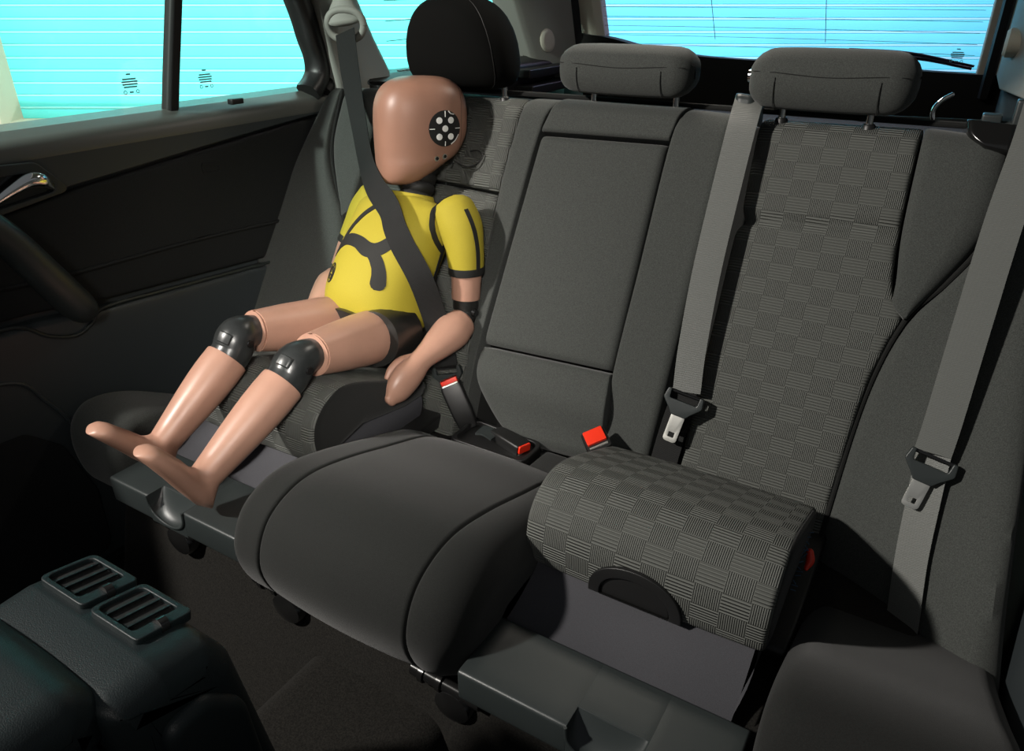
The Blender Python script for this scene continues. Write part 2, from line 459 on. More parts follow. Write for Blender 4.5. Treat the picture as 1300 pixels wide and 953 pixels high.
# rear door on the far side (door_1)
d1 = thing('door_1', (-0.75, 0, 0.0), None, None, kind='structure')
mb = MB(); mb.box((-0.83, -0.76, -0.05), (-0.735, 0.42, 0.82)); build('door_core', mb, DOORM, d1, bevel=0.01)
sill = fillet([(-0.84, 0.80, 0.005), (-0.84, 0.847, 0.006), (-0.755, 0.847, 0.012), (-0.716, 0.832, 0.03), (-0.712, 0.80, 0.02), (-0.735, 0.795, 0)], 6)
mb = slab(sill, -0.76, 0.42, 0.004, 0.004, mapf=lambda x, p, q: Vector((p, x, q))); build('window_sill', mb, mat('sill_vinyl', (0.10, 0.105, 0.095), 0.4, bump=0.3, bscale=900), d1)
seam = [(-0.76, 0.712), (-0.485, 0.731), (-0.363, 0.745), (0.158, 0.790), (0.30, 0.795)]
mb = pillow(DR, [(-0.76, 0.717), (-0.76, 0.81)], [(0.30, 0.80), (0.30, 0.815)], [(a, b + 0.003) for a, b in seam], None, h=0.006, r=0.006, depth=0.03); build('upper_panel', mb, DOORM, d1)
trim_b = [(-0.76, 0.555), (-0.50, 0.548), (-0.362, 0.532), (-0.077, 0.512), (0.10, 0.50), (0.30, 0.49)]
mb = pillow(DR, [(-0.76, 0.563), (-0.76, 0.709)], [(0.30, 0.498), (0.30, 0.791)], [(a, b + 0.004) for a, b in trim_b], [(a, b - 0.003) for a, b in seam], h=-0.001, r=0.005, depth=0.02, puff=0.004); build('insert_panel', mb, DOORF, d1)
mb = MB(); ps = catmull([(-0.716, -0.60, 0.622), (-0.716, -0.42, 0.606), (-0.716, -0.14, 0.599), (-0.716, 0.10, 0.585)], 8)
tube(mb, ps, 0.004, n=8); build('crease_bead', mb, DOORF, d1)
mb = pillow(DR, [(-0.76, 0.03), (-0.76, 0.551)], [(0.30, 0.02), (0.30, 0.486)], None, [(a, b - 0.003) for a, b in trim_b], h=0.012, r=0.012, depth=0.03); build('lower_panel', mb, DOORM, d1)
mb = MB(); tube(mb, catmull([DR(-0.76, 0.47, 0.012), DR(-0.565, 0.461, 0.012), DR(-0.51, 0.40, 0.012), DR(-0.474, 0.32, 0.012), DR(-0.45, 0.2, 0.012)], 8), 0.004, n=8); build('pocket_edge', mb, DOORM, d1)
pk = [(-0.76, 0.05), (-0.48, 0.05), (-0.475, 0.19), (-0.51, 0.31), (-0.56, 0.36), (-0.76, 0.37)]
mb = plate(fillet([(a, b, 0.03) for a, b in pk]), DR, 0.005, 0.018); build('speaker_grille', mb, DOORF, d1)
# pull handle bar with its cup
mb = MB(); stube(mb, [(-0.712, -0.65, 0.80), (-0.675, -0.60, 0.785), (-0.652, -0.56, 0.755), (-0.65, -0.52, 0.712), (-0.652, -0.48, 0.643), (-0.662, -0.445, 0.585), (-0.672, -0.425, 0.558), (-0.70, -0.41, 0.545)], [0.022, 0.026, 0.026, 0.026, 0.028, 0.029, 0.027, 0.022], sub=6, up=(1, 0, 0), n=16, round1=True)
build('pull_bar', mb, PLA, d1)
mb = MB(); tube(mb, catmull([DR(-0.60, 0.553, 0.012), DR(-0.52, 0.548, 0.014), DR(-0.475, 0.515, 0.016), DR(-0.43, 0.500, 0.016), DR(-0.395, 0.512, 0.014), DR(-0.362, 0.531, 0.012), DR(-0.22, 0.522, 0.012), DR(-0.077, 0.512, 0.012), DR(0.1, 0.50, 0.012)], 8), 0.0035, n=8); build('trim_strip', mb, PLA, d1)
# inner release handle
bz_o = fillet([(-0.62, 0.815, 0.01), (-0.415, 0.802, 0.02), (-0.366, 0.748, 0.012), (-0.485, 0.731, 0.02), (-0.62, 0.712, 0.01)])
bz_i = fillet([(-0.60, 0.795, 0.01), (-0.41, 0.785, 0.02), (-0.388, 0.752, 0.012), (-0.482, 0.741, 0.02), (-0.60, 0.725, 0.01)])
mb = ring_plate(bz_o, bz_i, DR, 0.002, 0.016); bz = build('handle_bezel', mb, PLA, d1, bevel=0.002)
mb = plate(bz_i, DR, 0.001, 0.0075); build('handle_recess', mb, PLG, d1)
mb = MB(); stube(mb, [DR(-0.56, 0.728, 0.014), DR(-0.50, 0.750, 0.016), DR(-0.465, 0.766, 0.02), DR(-0.435, 0.777, 0.024), DR(-0.415, 0.772, 0.022), DR(-0.400, 0.758, 0.016)], [(0.005, 0.004), (0.006, 0.005), (0.009, 0.007), (0.012, 0.009), (0.012, 0.008), (0.004, 0.004)], sub=6, up=(0, 0, 1), n=16, round0=True, round1=True)
build('release_lever', mb, CHR, d1, label='chrome release lever')
mb = ring_plate(fillet([(-0.097, 0.745, 0.008), (-0.052, 0.738, 0.008), (-0.05, 0.718, 0.008), (-0.095, 0.722, 0.008)]), fillet([(-0.092, 0.741, 0.006), (-0.057, 0.735, 0.006), (-0.055, 0.722, 0.006), (-0.09, 0.726, 0.006)]), DR, -0.002, 0.004); build('embossed_badge', mb, DOORF, d1)
mb = MB(); mb.box((-0.722, -0.005, 0.845), (-0.706, 0.025, 0.856)); build('lock_clip', mb, PLB, d1, bevel=0.003)
# glass of the door, divider bar, rear frame
mb = MB(); mb.box((-0.762, -0.76, 0.845), (-0.758, 0.40, 1.29)); gp = build('window_pane', mb, GL_S, d1, smooth=False)
def etched(cy, cz, s, parent, mapf):
    mb = MB()
    for k, (w, dz) in enumerate(((0.010, 0.02), (0.030, 0.011), (0.036, 0.006), (0.034, 0.001), (0.030, -0.004), (0.009, -0.014))):
        mb.rings([[mapf(cy - w*s/2, cz + dz*s, h), mapf(cy + w*s/2, cz + dz*s, h), mapf(cy + w*s/2, cz + (dz+0.003)*s, h), mapf(cy - w*s/2, cz + (dz+0.003)*s, h)] for h in (0.0, 0.0006)])
    for a in (-0.014, 0.014):
        c = [(cy + (a + 0.004*math.cos(t))*s, cz + (-0.012 + 0.004*math.sin(t))*s) for t in [2*PI*i/12 for i in range(12)]]
        ci = [(cy + (a + 0.0025*math.cos(t))*s, cz + (-0.012 + 0.0025*math.sin(t))*s) for t in [2*PI*i/12 for i in range(12)]]
        ring_plate(c, ci, mapf, 0.0, 0.0006, mb)
    return build('etched_mark', mb, FRIT, parent, smooth=False)
GLM = lambda y, z, h: Vector((-0.7575 + h, y, z))
etched(-0.185, 0.895, 0.9, gp, GLM); etched(-0.020, 0.890, 0.9, gp, GLM)
mb = MB(); mb.rings([[Vector((x, yy + a, zz)) for x, a in ((-0.77, -0.014), (-0.752, -0.014), (-0.746, -0.008), (-0.746, 0.008), (-0.752, 0.013), (-0.77, 0.013))] for yy, zz in ((-0.114, 0.83), (-0.095, 0.90), (-0.055, 1.04), (0.04, 1.30))])
build('divider_bar', mb, RUB, d1, bevel=0.003)
# rear upright of the door frame: outer rubber and inner frame, curved at the foot
fr = catmull([(-0.735, 0.215, 0.845), (-0.735, 0.237, 0.862), (-0.735, 0.252, 0.885), (-0.735, 0.252, 0.92), (-0.735, 0.238, 0.96), (-0.735, 0.212, 1.04), (-0.735, 0.10, 1.30)], 8)
mb = MB(); tube(mb, [p + Vector((0, 0.018, 0)) for p in fr], [(0.022, 0.03)] * len(fr), n=10, up=(0, 1, 0), exp=3); build('frame_upright', mb, PLB, d1)
mb = MB(); tube(mb, [p + Vector((0.018, 0.055, 0.0)) for p in fr], [(0.014, 0.016)] * len(fr), n=10, up=(0, 1, 0)); build('door_seal', mb, RUB, d1)

# front door and B pillar (outside the frame, they shade the cabin), near-side wall
wl = thing('wall_left', (-0.78, -1.2, 0), None, None, kind='structure')
mb = MB(); mb.box((-0.83, -1.75, -0.05), (-0.735, -0.775, 0.80)); build('front_door_panel', mb, DOORM, wl, bevel=0.01)
wr = thing('wall_right', (0.82, 0, 0), None, None, kind='structure')
mb = MB(); mb.box((0.80, -0.55, -0.05), (0.86, 0.5, 0.80)); build('side_panel', mb, DOORM, wr, bevel=0.01)
mb = MB(); mb.box((0.62, 0.42, -0.05), (0.86, 1.55, 0.856)); build('cargo_side', mb, DOORF, wr, bevel=0.01)
mb = MB(); mb.box((-0.80, 0.46, -0.05), (-0.645, 1.55, 0.80)); build('cargo_side', mb, DOORF, wl, bevel=0.01)

# quarter glass and pillars behind the door
w1 = thing('window_1', (-0.70, 0.8, 0.86), None, None, kind='structure')
mb = MB(); mb.box((-0.722, 0.36, 0.84), (-0.718, 1.24, 1.29)); g1 = build('window_pane', mb, GL_S, w1, smooth=False)
etched(0.60, 0.905, 0.9, g1, lambda y, z, h: Vector((-0.7175 + h, y, z)))
mb = MB()
for k in range(3):
    yy = 0.50 + 0.0 * k; zz = 0.94 + 0.045 * k
    tube(mb, [Vector((-0.717, yy, zz)), Vector((-0.717, yy + 0.10, zz + 0.002))], 0.0008, n=6)
build('aerial_wire', mb, HEATL, g1)
mb = slab(fillet([(-0.74, 0.83, 0.0), (-0.74, 0.872, 0.006), (-0.675, 0.872, 0.01), (-0.63, 0.855, 0.02), (-0.63, 0.70, 0.01), (-0.74, 0.70, 0.0)]), 0.36, 1.30, 0.004, 0.004, mapf=lambda x, p, q: Vector((p, x, q))); build('ledge', mb, PLB, w1)
mb = MB()
for k in range(44): mb.box((-0.690, 0.50 + k*0.014, 0.8715), (-0.678, 0.507 + k*0.014, 0.8745))
build('vent_slot', mb, GREYT, w1, smooth=False)['kind'] = 'stuff'
# C pillar trim between door and quarter glass
t1 = thing('trim_1', (-0.68, 0.35, 0.84), None, None, kind='structure')
secs = []
for z, y0, y1, xi in ((0.80, 0.29, 0.50, -0.655), (0.875, 0.285, 0.468, -0.662), (0.95, 0.272, 0.425, -0.668), (1.035, 0.255, 0.382, -0.672), (1.15, 0.225, 0.34, -0.69), (1.30, 0.18, 0.29, -0.72)):
    secs.append([Vector((-0.75, y0, z)), Vector((xi - 0.02, y0, z)), Vector((xi, y0 + 0.02, z)), Vector((xi, y1 - 0.035, z)), Vector((xi - 0.025, y1, z)), Vector((-0.75, y1, z))])
mb = MB(); mb.rings(secs); build('pillar_cover', mb, GREYT, t1, bevel=0.006)
# D pillar trim left of the tailgate
t2 = thing('trim_2', (-0.65, 1.25, 0.84), None, None, kind='structure')
secs = []
for z, y0 in ((0.80, 1.15), (0.86, 1.125), (0.95, 1.065), (1.035, 1.01), (1.30, 0.84)):
    secs.append([Vector((-0.735, y0, z)), Vector((-0.66, y0, z)), Vector((-0.645, y0 + 0.02, z)), Vector((-0.60, 1.33 - 0.35*(z-0.86), z)), Vector((-0.735, 1.36 - 0.35*(z-0.86), z))])
mb = MB(); mb.rings(secs); build('pillar_cover', mb, GREYT, t2, bevel=0.005)
ov = [Vector((math.cos(t), math.sin(t), 0)) for t in [2*PI*i/24 for i in range(24)]]
def onD(a, b, h): # on the slanted face of the D pillar
    o = Vector((-0.632, 1.175, 0.915)); e1 = Vector((0.045, 0.30, 0)).normalized(); e2 = Vector((-0.004, -0.25, 1)).normalized()
    return o + e1 * a + e2 * b + e1.cross(e2) * h
mb = MB(); mb.rings([[onD(p.x*0.036*s, p.y*0.036*s, h) for p in ov] for s, h in ((1.0, -0.004), (1.0, 0.004), (0.85, 0.008), (0.6, 0.009))]); build('oval_cap', mb, LIGHTT, t2)
secs = []
for z in (0.80, 0.90, 1.035, 1.30):
    y = 1.36 - 0.35*(z-0.86); secs.append([Vector((x, y + dy, z)) for x, dy in ((-0.66, -0.005), (-0.60, -0.03), (-0.585, -0.012), (-0.60, 0.02))])
mb = MB(); mb.rings(secs); build('tailgate_seal', mb, RUB, t2)
secs = []
for z in (0.80, 0.90, 1.035, 1.30):
    y = 1.40 - 0.45*(z-0.86); secs.append([Vector((x, y + dy, z)) for x, dy in ((-0.66, 0.02), (-0.60, -0.01), (-0.545, -0.02), (-0.525, 0.0), (-0.525, 0.04), (-0.66, 0.06))])
mb = MB(); mb.rings(secs); build('tailgate_frame', mb, LIGHTT, t2, bevel=0.004)
# D pillar on the near side
t3 = thing('trim_3', (0.65, 1.2, 0.84), None, None, kind='structure')
secs = []
for z in (0.845, 0.95, 1.035, 1.30):
    y = 1.40 - 0.45*(z-0.86); secs.append([Vector((x, y + dy, z)) for x, dy in ((0.553, 0.0), (0.557, -0.02), (0.585, -0.02), (0.62, -0.01), (0.72, 0.03), (0.72, 0.06), (0.553, 0.04))])
mb = MB(); mb.rings(secs); build('tailgate_frame', mb, LIGHTT, t3, bevel=0.003)
secs = []
for z in (0.80, 0.95, 1.035, 1.30):
    y = 1.33 - 0.35*(z-0.86); secs.append([Vector((x, y + dy, z)) for x, dy in ((0.572, 0.0), (0.578, -0.02), (0.595, -0.02), (0.60, 0.03))])
mb = MB(); mb.rings(secs); build('tailgate_seal', mb, RUB, t3)
secs = []
for z, y0 in ((0.862, 0.93), (0.95, 0.91), (1.035, 0.88), (1.30, 0.74)):
    secs.append([Vector((0.76, y0 - 0.35, z)), Vector((0.70, y0 - 0.35, z)), Vector((0.612, y0, z)), Vector((0.602, y0 + 0.30, z)), Vector((0.76, y0 + 0.30, z))])
mb = MB(); mb.rings(secs); build('pillar_cover', mb, GREYT, t3, bevel=0.005)
mb = MB(); mb.rings([[Vector((0.6165 - h, 0.90 + p.x*0.05*s, 0.955 + p.y*0.028*s)) for p in ov] for s, h in ((1, -0.02), (1, 0.012), (0.8, 0.018))]); build('oval_cap', mb, LIGHTT, t3)

# tailgate: rear glass, lower trim
w2 = thing('window_2', (0, 1.35, 0.80), None, None, kind='structure')
def RG(x, z, h): return Vector((x, 1.40 - 0.45*(z - 0.86) + 0.02 + 0.06*(x/0.6)**2*-1 + 0.03 - h, z))
bot = catmull([(-0.60, 0.93, 0), (-0.50, 0.918, 0), (-0.40, 0.895, 0), (-0.25, 0.873, 0), (-0.1, 0.865, 0), (0.1, 0.862, 0), (0.3, 0.858, 0), (0.5, 0.855, 0), (0.62, 0.855, 0)], 4)
mb = MB(); n = len(bot)
mb.add([RG(p.x, p.y - 0.03, 0) for p in bot] + [RG(p.x, 1.30, 0) for p in bot], [[i, i+1, n+i+1, n+i] for i in range(n-1)])
g2 = build('window_pane', mb, GL_R, w2)
mb = MB()
for k in range(14):
    zz = 0.90 + k * 0.027
    xs = [(-0.52 + 1.06 * i / 12) for i in range(13)]
    tube(mb, [RG(x, zz, 0.001) for x in xs if zz > 0.0], 0.0006, n=5)
build('heater_wire', mb, HEATL, g2)['kind'] = 'stuff'
mb = MB()
for xa, xb in ((-0.20, -0.17), (0.13, 0.155)):
    tube(mb, [RG(xa + (xb - xa) * t, 1.25 - t * 0.33, 0.002) for t in [i/8 for i in range(9)]], 0.0009, n=5)
build('aerial_wire', mb, HEATL, g2)
etched(0.50, 0.895, 0.9, g2, lambda y, z, h: RG(y, z, h + 0.001))
mb = MB()
secs = [[RG(p.x, p.y, 0.03), RG(p.x, p.y, -0.02), RG(p.x, 0.4, -0.02), RG(p.x, 0.4, 0.07), RG(p.x, p.y - 0.05, 0.06)] for p in bot]
mb.rings(secs); build('tailgate_trim', mb, FABD, w2)
mb = MB(); mb.box((-0.66, 0.40, 0.50), (0.70, 1.45, 0.70)); tag(build('floor_cargo', mb, CARP), kind='structure').name = 'trim_4'

# rear wiper seen through the rear glass
wp = thing('rear_wiper', RG(0.1, 0.88, -0.02), 'black rear wiper lying across the bottom of the rear window glass', 'wiper')
mb = MB(); stube(mb, [RG(0.02, 0.872, -0.025), RG(0.2, 0.893, -0.03), RG(0.40, 0.885, -0.03), RG(0.54, 0.865, -0.025)], [0.008, 0.007, 0.005, 0.004], sub=5, n=8); build('arm', mb, PLB, wp)
mb = MB(); stube(mb, [RG(0.22, 0.902, -0.016), RG(0.38, 0.897, -0.016), RG(0.545, 0.872, -0.016)], [0.004, 0.005, 0.003], sub=5, n=8); build('blade', mb, RUB, wp)
mb = MB(); tube(mb, [RG(0.02, 0.876, 0.02), RG(0.02, 0.878, -0.03)], 0.018, n=14); build('pivot_cap', mb, PLB, wp)

# load cover and its rail behind the seats
lc = thing('load_cover', (0, 0.6, 0.74), 'black load cover lying flat in the boot behind the seatbacks', 'cover')
mb = MB(); mb.box((-0.63, 0.42, 0.735), (0.60, 1.28, 0.745)); build('cover_sheet', mb, FABD, lc)
mb = MB(); tube(mb, [(-0.62, 0.40, 0.78), (0.60, 0.40, 0.78)], 0.03, n=16); build('roller_housing', mb, PLB, lc)
mb = MB(); mb.box((-0.63, 0.98, 0.82), (-0.58, 1.28, 0.845)); mb.box((-0.63, 0.98, 0.775), (-0.57, 1.28, 0.80)); build('side_rail', mb, PLB, lc, bevel=0.004)
rl = thing('latch_rail', (0.55, 0.34, 0.86), 'dark metal latch rail running behind the top of the right seatback', 'rail')
mb = MB(); tube(mb, [(0.42, 0.335, 0.862), (0.66, 0.335, 0.868)], 0.006, n=10); build('rod', mb, PLA, rl)
mb = MB(); mb.box((0.595, 0.32, 0.858), (0.622, 0.35, 0.882)); build('bracket', mb, PLA, rl, bevel=0.003)
mb = MB(); mb.rings([[Vector((0.635, y, z)), Vector((0.66, y, z)), Vector((0.66, y + 0.03, z)), Vector((0.635, y + 0.03, z))] for y, z in ((0.32, 0.84), (0.32, 0.905))]); build('latch_plate', mb, PLA, rl, bevel=0.004)
mb = MB(); tube(mb, catmull([(0.53, 0.31, 0.868), (0.528, 0.31, 0.885), (0.536, 0.31, 0.899), (0.548, 0.31, 0.908)], 6), 0.0035, n=10, round1=True); tag(build('tie_hook', mb, CHR), 'bent chrome tie-down hook behind the right seatback', 'hook')

# ------------------------------------------------------------------ rear seat backrests
bl = thing('rear_seatback', (-0.15, 0.0, 0.25), 'wide charcoal fabric backrest section with fold-down armrest, behind the dummy and centre seat', 'backrest', 'rear seatbacks')
br = thing('rear_seatback', (0.45, 0.0, 0.25), 'narrow charcoal fabric backrest section with checker ribbed panel behind the empty booster', 'backrest', 'rear seatbacks')
def shell(x0, x1, par):
    pr = fillet([(-0.14, -0.03, 0.02), (0.612, -0.028, 0.02), (0.622, -0.07, 0.02), (0.60, -0.10, 0.02), (-0.10, -0.10, 0.02)], 5)
    mb = slab(pr, x0, x1, 0.008, 0.008, mapf=lambda x, p, q: BK(x, p, q)); return build('shell', mb, FABD, par)
shell(-0.655, 0.240, bl); shell(0.262, 0.645, br)
def crown(u):  # top of every panel rolls backwards
    return -0.9 * max(0, u - 0.585) ** 2 / 0.05 * 0.9
H0 = lambda x, u: crown(u)
# fold-down centre armrest and the cushions round it
mb = pillow(BK, [(-0.146, 0.136), (-0.133, 0.34), (-0.119, 0.552)], [(0.132, 0.146), (0.134, 0.34), (0.135, 0.557)], h=0.016, r=0.014, depth=0.04, puff=0.004); build('armrest', mb, FAB, bl)
mb = pillow(BK, [(-0.118, 0.558), (-0.096, 0.634)], [(0.137, 0.563), (0.150, 0.636)], h=0.020, depth=0.05, hfun=lambda x, u: -1.6*max(0, u-0.60)**1.5*3, rr=(0.004, 0.004, 0.008, 0.02)); build('top_cushion', mb, FAB, bl)
mb = pillow(BK, [(-0.03, -0.035), (-0.085, -0.002), (-0.128, 0.048), (-0.147, 0.095), (-0.149, 0.131)], [(0.150, -0.03), (0.148, 0.02), (0.144, 0.08), (0.132, 0.141)], h=0.018, depth=0.05, hfun=lambda x, u: 0.022*math.exp(-((u-0.075)/0.05)**2), rr=(0.03, 0.003, 0.035, 0.010)); build('lower_cushion', mb, FAB, bl)
mb = pillow(BK, [(-0.165, -0.04), (-0.176, 0.205), (-0.185, 0.433), (-0.172, 0.634)], [(-0.146, -0.04), (-0.150, 0.136), (-0.136, 0.34), (-0.121, 0.556), (-0.099, 0.634)], h=0.018, depth=0.05, hfun=H0, rr=(0.012, 0.005, 0.01, 0.02)); build('left_bolster', mb, FAB, bl)
mb = pillow(BK, [(0.152, -0.04), (0.146, 0.08), (0.135, 0.143), (0.137, 0.34), (0.139, 0.56), (0.153, 0.636)], [(0.235, -0.04), (0.237, 0.245), (0.240, 0.45), (0.241, 0.630)], h=0.018, depth=0.05, hfun=H0, rr=(0.004, 0.014, 0.01, 0.02)); build('right_bolster', mb, FAB, bl)
# the seat pan strip that closes the bottom of the centre backrest
mb = pillow(BK, [(-0.09, -0.11), (-0.05, -0.045)], [(0.235, -0.12), (0.15, -0.035)], h=0.012, r=0.012, depth=0.05); build('lower_strip', mb, FAB, bl)
# checker panels, left (behind the dummy) and right
def lum(x, u): return crown(u) + 0.006*math.exp(-((u-0.2)/0.12)**2)
mb = pillow(BK, [(-0.515, 0.448), (-0.505, 0.634)], [(-0.188, 0.435), (-0.177, 0.632)], h=0.008, r=0.012, depth=0.04, hfun=lum, puff=0.003); build('upper_panel', mb, CHK, bl)
mb = pillow(BK, [(-0.53, -0.10), (-0.52, 0.442)], [(-0.175, -0.10), (-0.180, 0.205), (-0.188, 0.430)], h=0.008, r=0.012, depth=0.04, hfun=lum, puff=0.003); build('lower_panel', mb, CHK, bl)
def fold(x, u): return lum(x, u) - 0.0075*math.exp(-((u - (0.448 + 0.075*(x - 0.29)))/0.009)**2)
mb = pillow(BK, [(0.288, -0.11), (0.287, 0.20), (0.284, 0.40), (0.287, 0.432), (0.297, 0.446), (0.288, 0.459), (0.284, 0.50), (0.278, 0.628)], [(0.531, -0.11), (0.533, 0.033), (0.540, 0.209), (0.553, 0.29), (0.563, 0.338), (0.541, 0.372), (0.529, 0.461), (0.521, 0.634)], h=0.008, depth=0.04, hfun=fold, puff=0.004, rr=(0.012, 0.008, 0.012, 0.02), nt=110); build('checker_panel', mb, CHK, br)
# shoulder bolsters beside the checker panels (the right one is in view)
def shoulder(sx, par):
    L = [(0.566, 0.332), (0.546, 0.352), (0.542, 0.39), (0.532, 0.469), (0.525, 0.634)]
    R = [(0.570, 0.334), (0.605, 0.395), (0.633, 0.455), (0.645, 0.51), (0.640, 0.62)]
    if sx < 0: L, R = [(-a, b) for a, b in R], [(-a, b) for a, b in L]
    mb = pillow(BK, L, R, h=0.016, depth=0.05, hfun=H0, rr=(0.007, 0.02, 0.004, 0.02) if sx > 0 else (0.02, 0.007, 0.004, 0.02), puff=0.006)
    return build('shoulder_bolster', mb, FAB, par)
shoulder(1, br); shoulder(-1, bl)
# small trims on top of the backrests
mb = pillow(BK, [(0.235, 0.622), (0.232, 0.652)], [(0.272, 0.616), (0.270, 0.648)], h=0.028, r=0.012, depth=0.06, ns=8, nt=8); build('belt_bezel', mb, PLA, bl)
mb = pillow(BK, [(0.608, 0.594), (0.585, 0.612), (0.577, 0.636)], [(0.643, 0.588), (0.644, 0.632)], h=0.026, r=0.006, depth=0.06, ns=10, nt=10, hfun=lambda x, u: -0.25*max(0, u-0.60)); build('release_handle', mb, PLG, br, label='gloss black seat release handle')
for par, x0, x1 in ((bl, -0.60, 0.228), (br, 0.275, 0.60)):
    mb = MB(); tube(mb, [BK(x0, 0.637, -0.022), BK(x1, 0.637, -0.022)], 0.005, n=8); build('top_piping', mb, FABD, par)

# fixed side bolsters between backrest and doors
def side_bolster(sx, label):
    t = thing('side_bolster', (sx*0.70, 0.05, 0.25), label, 'bolster', 'side bolsters')
    L = [(0.538, -0.14), (0.537, 0.033), (0.546, 0.209), (0.572, 0.325), (0.61, 0.39), (0.640, 0.448), (0.652, 0.51), (0.649, 0.615)]
    R = [(0.80, -0.16), (0.775, 0.0), (0.755, 0.2), (0.735, 0.4), (0.70, 0.56), (0.675, 0.615)]
    hf = lambda x, u: 0.115 * max(0.0, min(1.0, (0.60 - u) / 0.60)) * max(0.0, min(1.0, (abs(x) - 0.54) / 0.22)) ** 1.3
    if sx < 0: L, R = [(-a, b) for a, b in R], [(-a, b) for a, b in L]
    mb = pillow(BK, L, R, h=0.010, depth=0.09, hfun=hf, rr=(0.012, 0.03, 0.01, 0.02) if sx > 0 else (0.03, 0.012, 0.01, 0.02), ns=30, nt=50)
    build('cover', mb, FAB, t)
    mb = MB(); ps = [BK(sx*x, u, 0.004) for x, u in ((0.534, -0.10), (0.535, 0.033), (0.543, 0.209), (0.568, 0.330), (0.607, 0.393), (0.637, 0.452), (0.649, 0.51), (0.647, 0.61))]
    tube(mb, catmull(ps, 6), 0.004, n=8); build('seam_piping', mb, FABD, t)
    return t
side_bolster(1, 'charcoal side bolster of the seat at the right edge, with a belt in front'); side_bolster(-1, 'dark side bolster of the seat between dummy and far door')

# ------------------------------------------------------------------ rear cushions
# centre cushion: three sewn lengths, front rolled over the edge
cc = thing('seat_cushion', (0, -0.28, 0.20), 'low centre seat cushion in plain charcoal fabric between the two boosters', 'cushion', 'rear seat cushions')
cp = catmull([(y, z, 0) for y, z in ((-0.485, 0.205), (-0.53, 0.245), (-0.553, 0.31), (-0.538, 0.365), (-0.50, 0.397), (-0.44, 0.408), (-0.36, 0.392), (-0.26, 0.360), (-0.17, 0.330), (-0.118, 0.300))], 5)
cp = [p.xy for p in cp] + [Vector((-0.112, 0.27)), Vector((-0.14, 0.24)), Vector((-0.40, 0.245)), Vector((-0.46, 0.20))]
mb = slab(cp, -0.139, 0.124, 0.006, 0.006, puff=0.006); build('centre_cover', mb, FABC, cc)
mb = slab(cp, -0.203, -0.141, 0.022, 0.005, nx=4); build('left_cover', mb, FABC, cc)
mb = slab(cp, 0.126, 0.198, 0.005, 0.060, nx=3); build('right_cover', mb, FABC, cc)
mb = slab(fillet([(-0.13, 0.25, 0.01), (-0.125, 0.293, 0.012), (-0.03, 0.284, 0.012), (-0.01, 0.24, 0.01)]), 0.043, 0.20, 0.008, 0.008); build('rear_strip', mb, FABC, cc)
# outer cushions and the pans under the boosters
def outer_cushion(sx, label):
    t = thing('seat_cushion', (sx*0.62, -0.25, 0.2), label, 'cushion', 'rear seat cushions')
    op = catmull([(y, z, 0) for y, z in ((-0.46, 0.20), (-0.495, 0.25), (-0.505, 0.32), (-0.49, 0.365), (-0.45, 0.388), (-0.38, 0.372), (-0.28, 0.318), (-0.15, 0.255), (-0.01, 0.215))], 5)
    op = [p.xy for p in op] + [Vector((0.0, 0.19)), Vector((-0.40, 0.19))]
    a, b = (0.545, 0.79) if sx > 0 else (-0.70, -0.545)
    mb = slab(op, a, b, 0.03, 0.03, nx=8); build('side_cover', mb, FABD if sx > 0 else FAB, t)  # right cover takes the darker fabric, holding the booster's shadow in its colour
    a, b = (0.20, 0.545) if sx > 0 else (-0.545, -0.205)
    mb = slab(fillet([(-0.29, 0.262, 0.01), (-0.29, 0.282, 0.01), (0.0, 0.282, 0.01), (0.0, 0.25, 0.01)]), a + 0.004, b - 0.002, 0.005, 0.005); build('seat_pan', mb, PLB, t)
    return t
oL = outer_cushion(-1, 'outer seat cushion beside the far door, under the dummy and booster'); oR = outer_cushion(1, 'outer seat cushion in shade at the lower right, under the open booster')

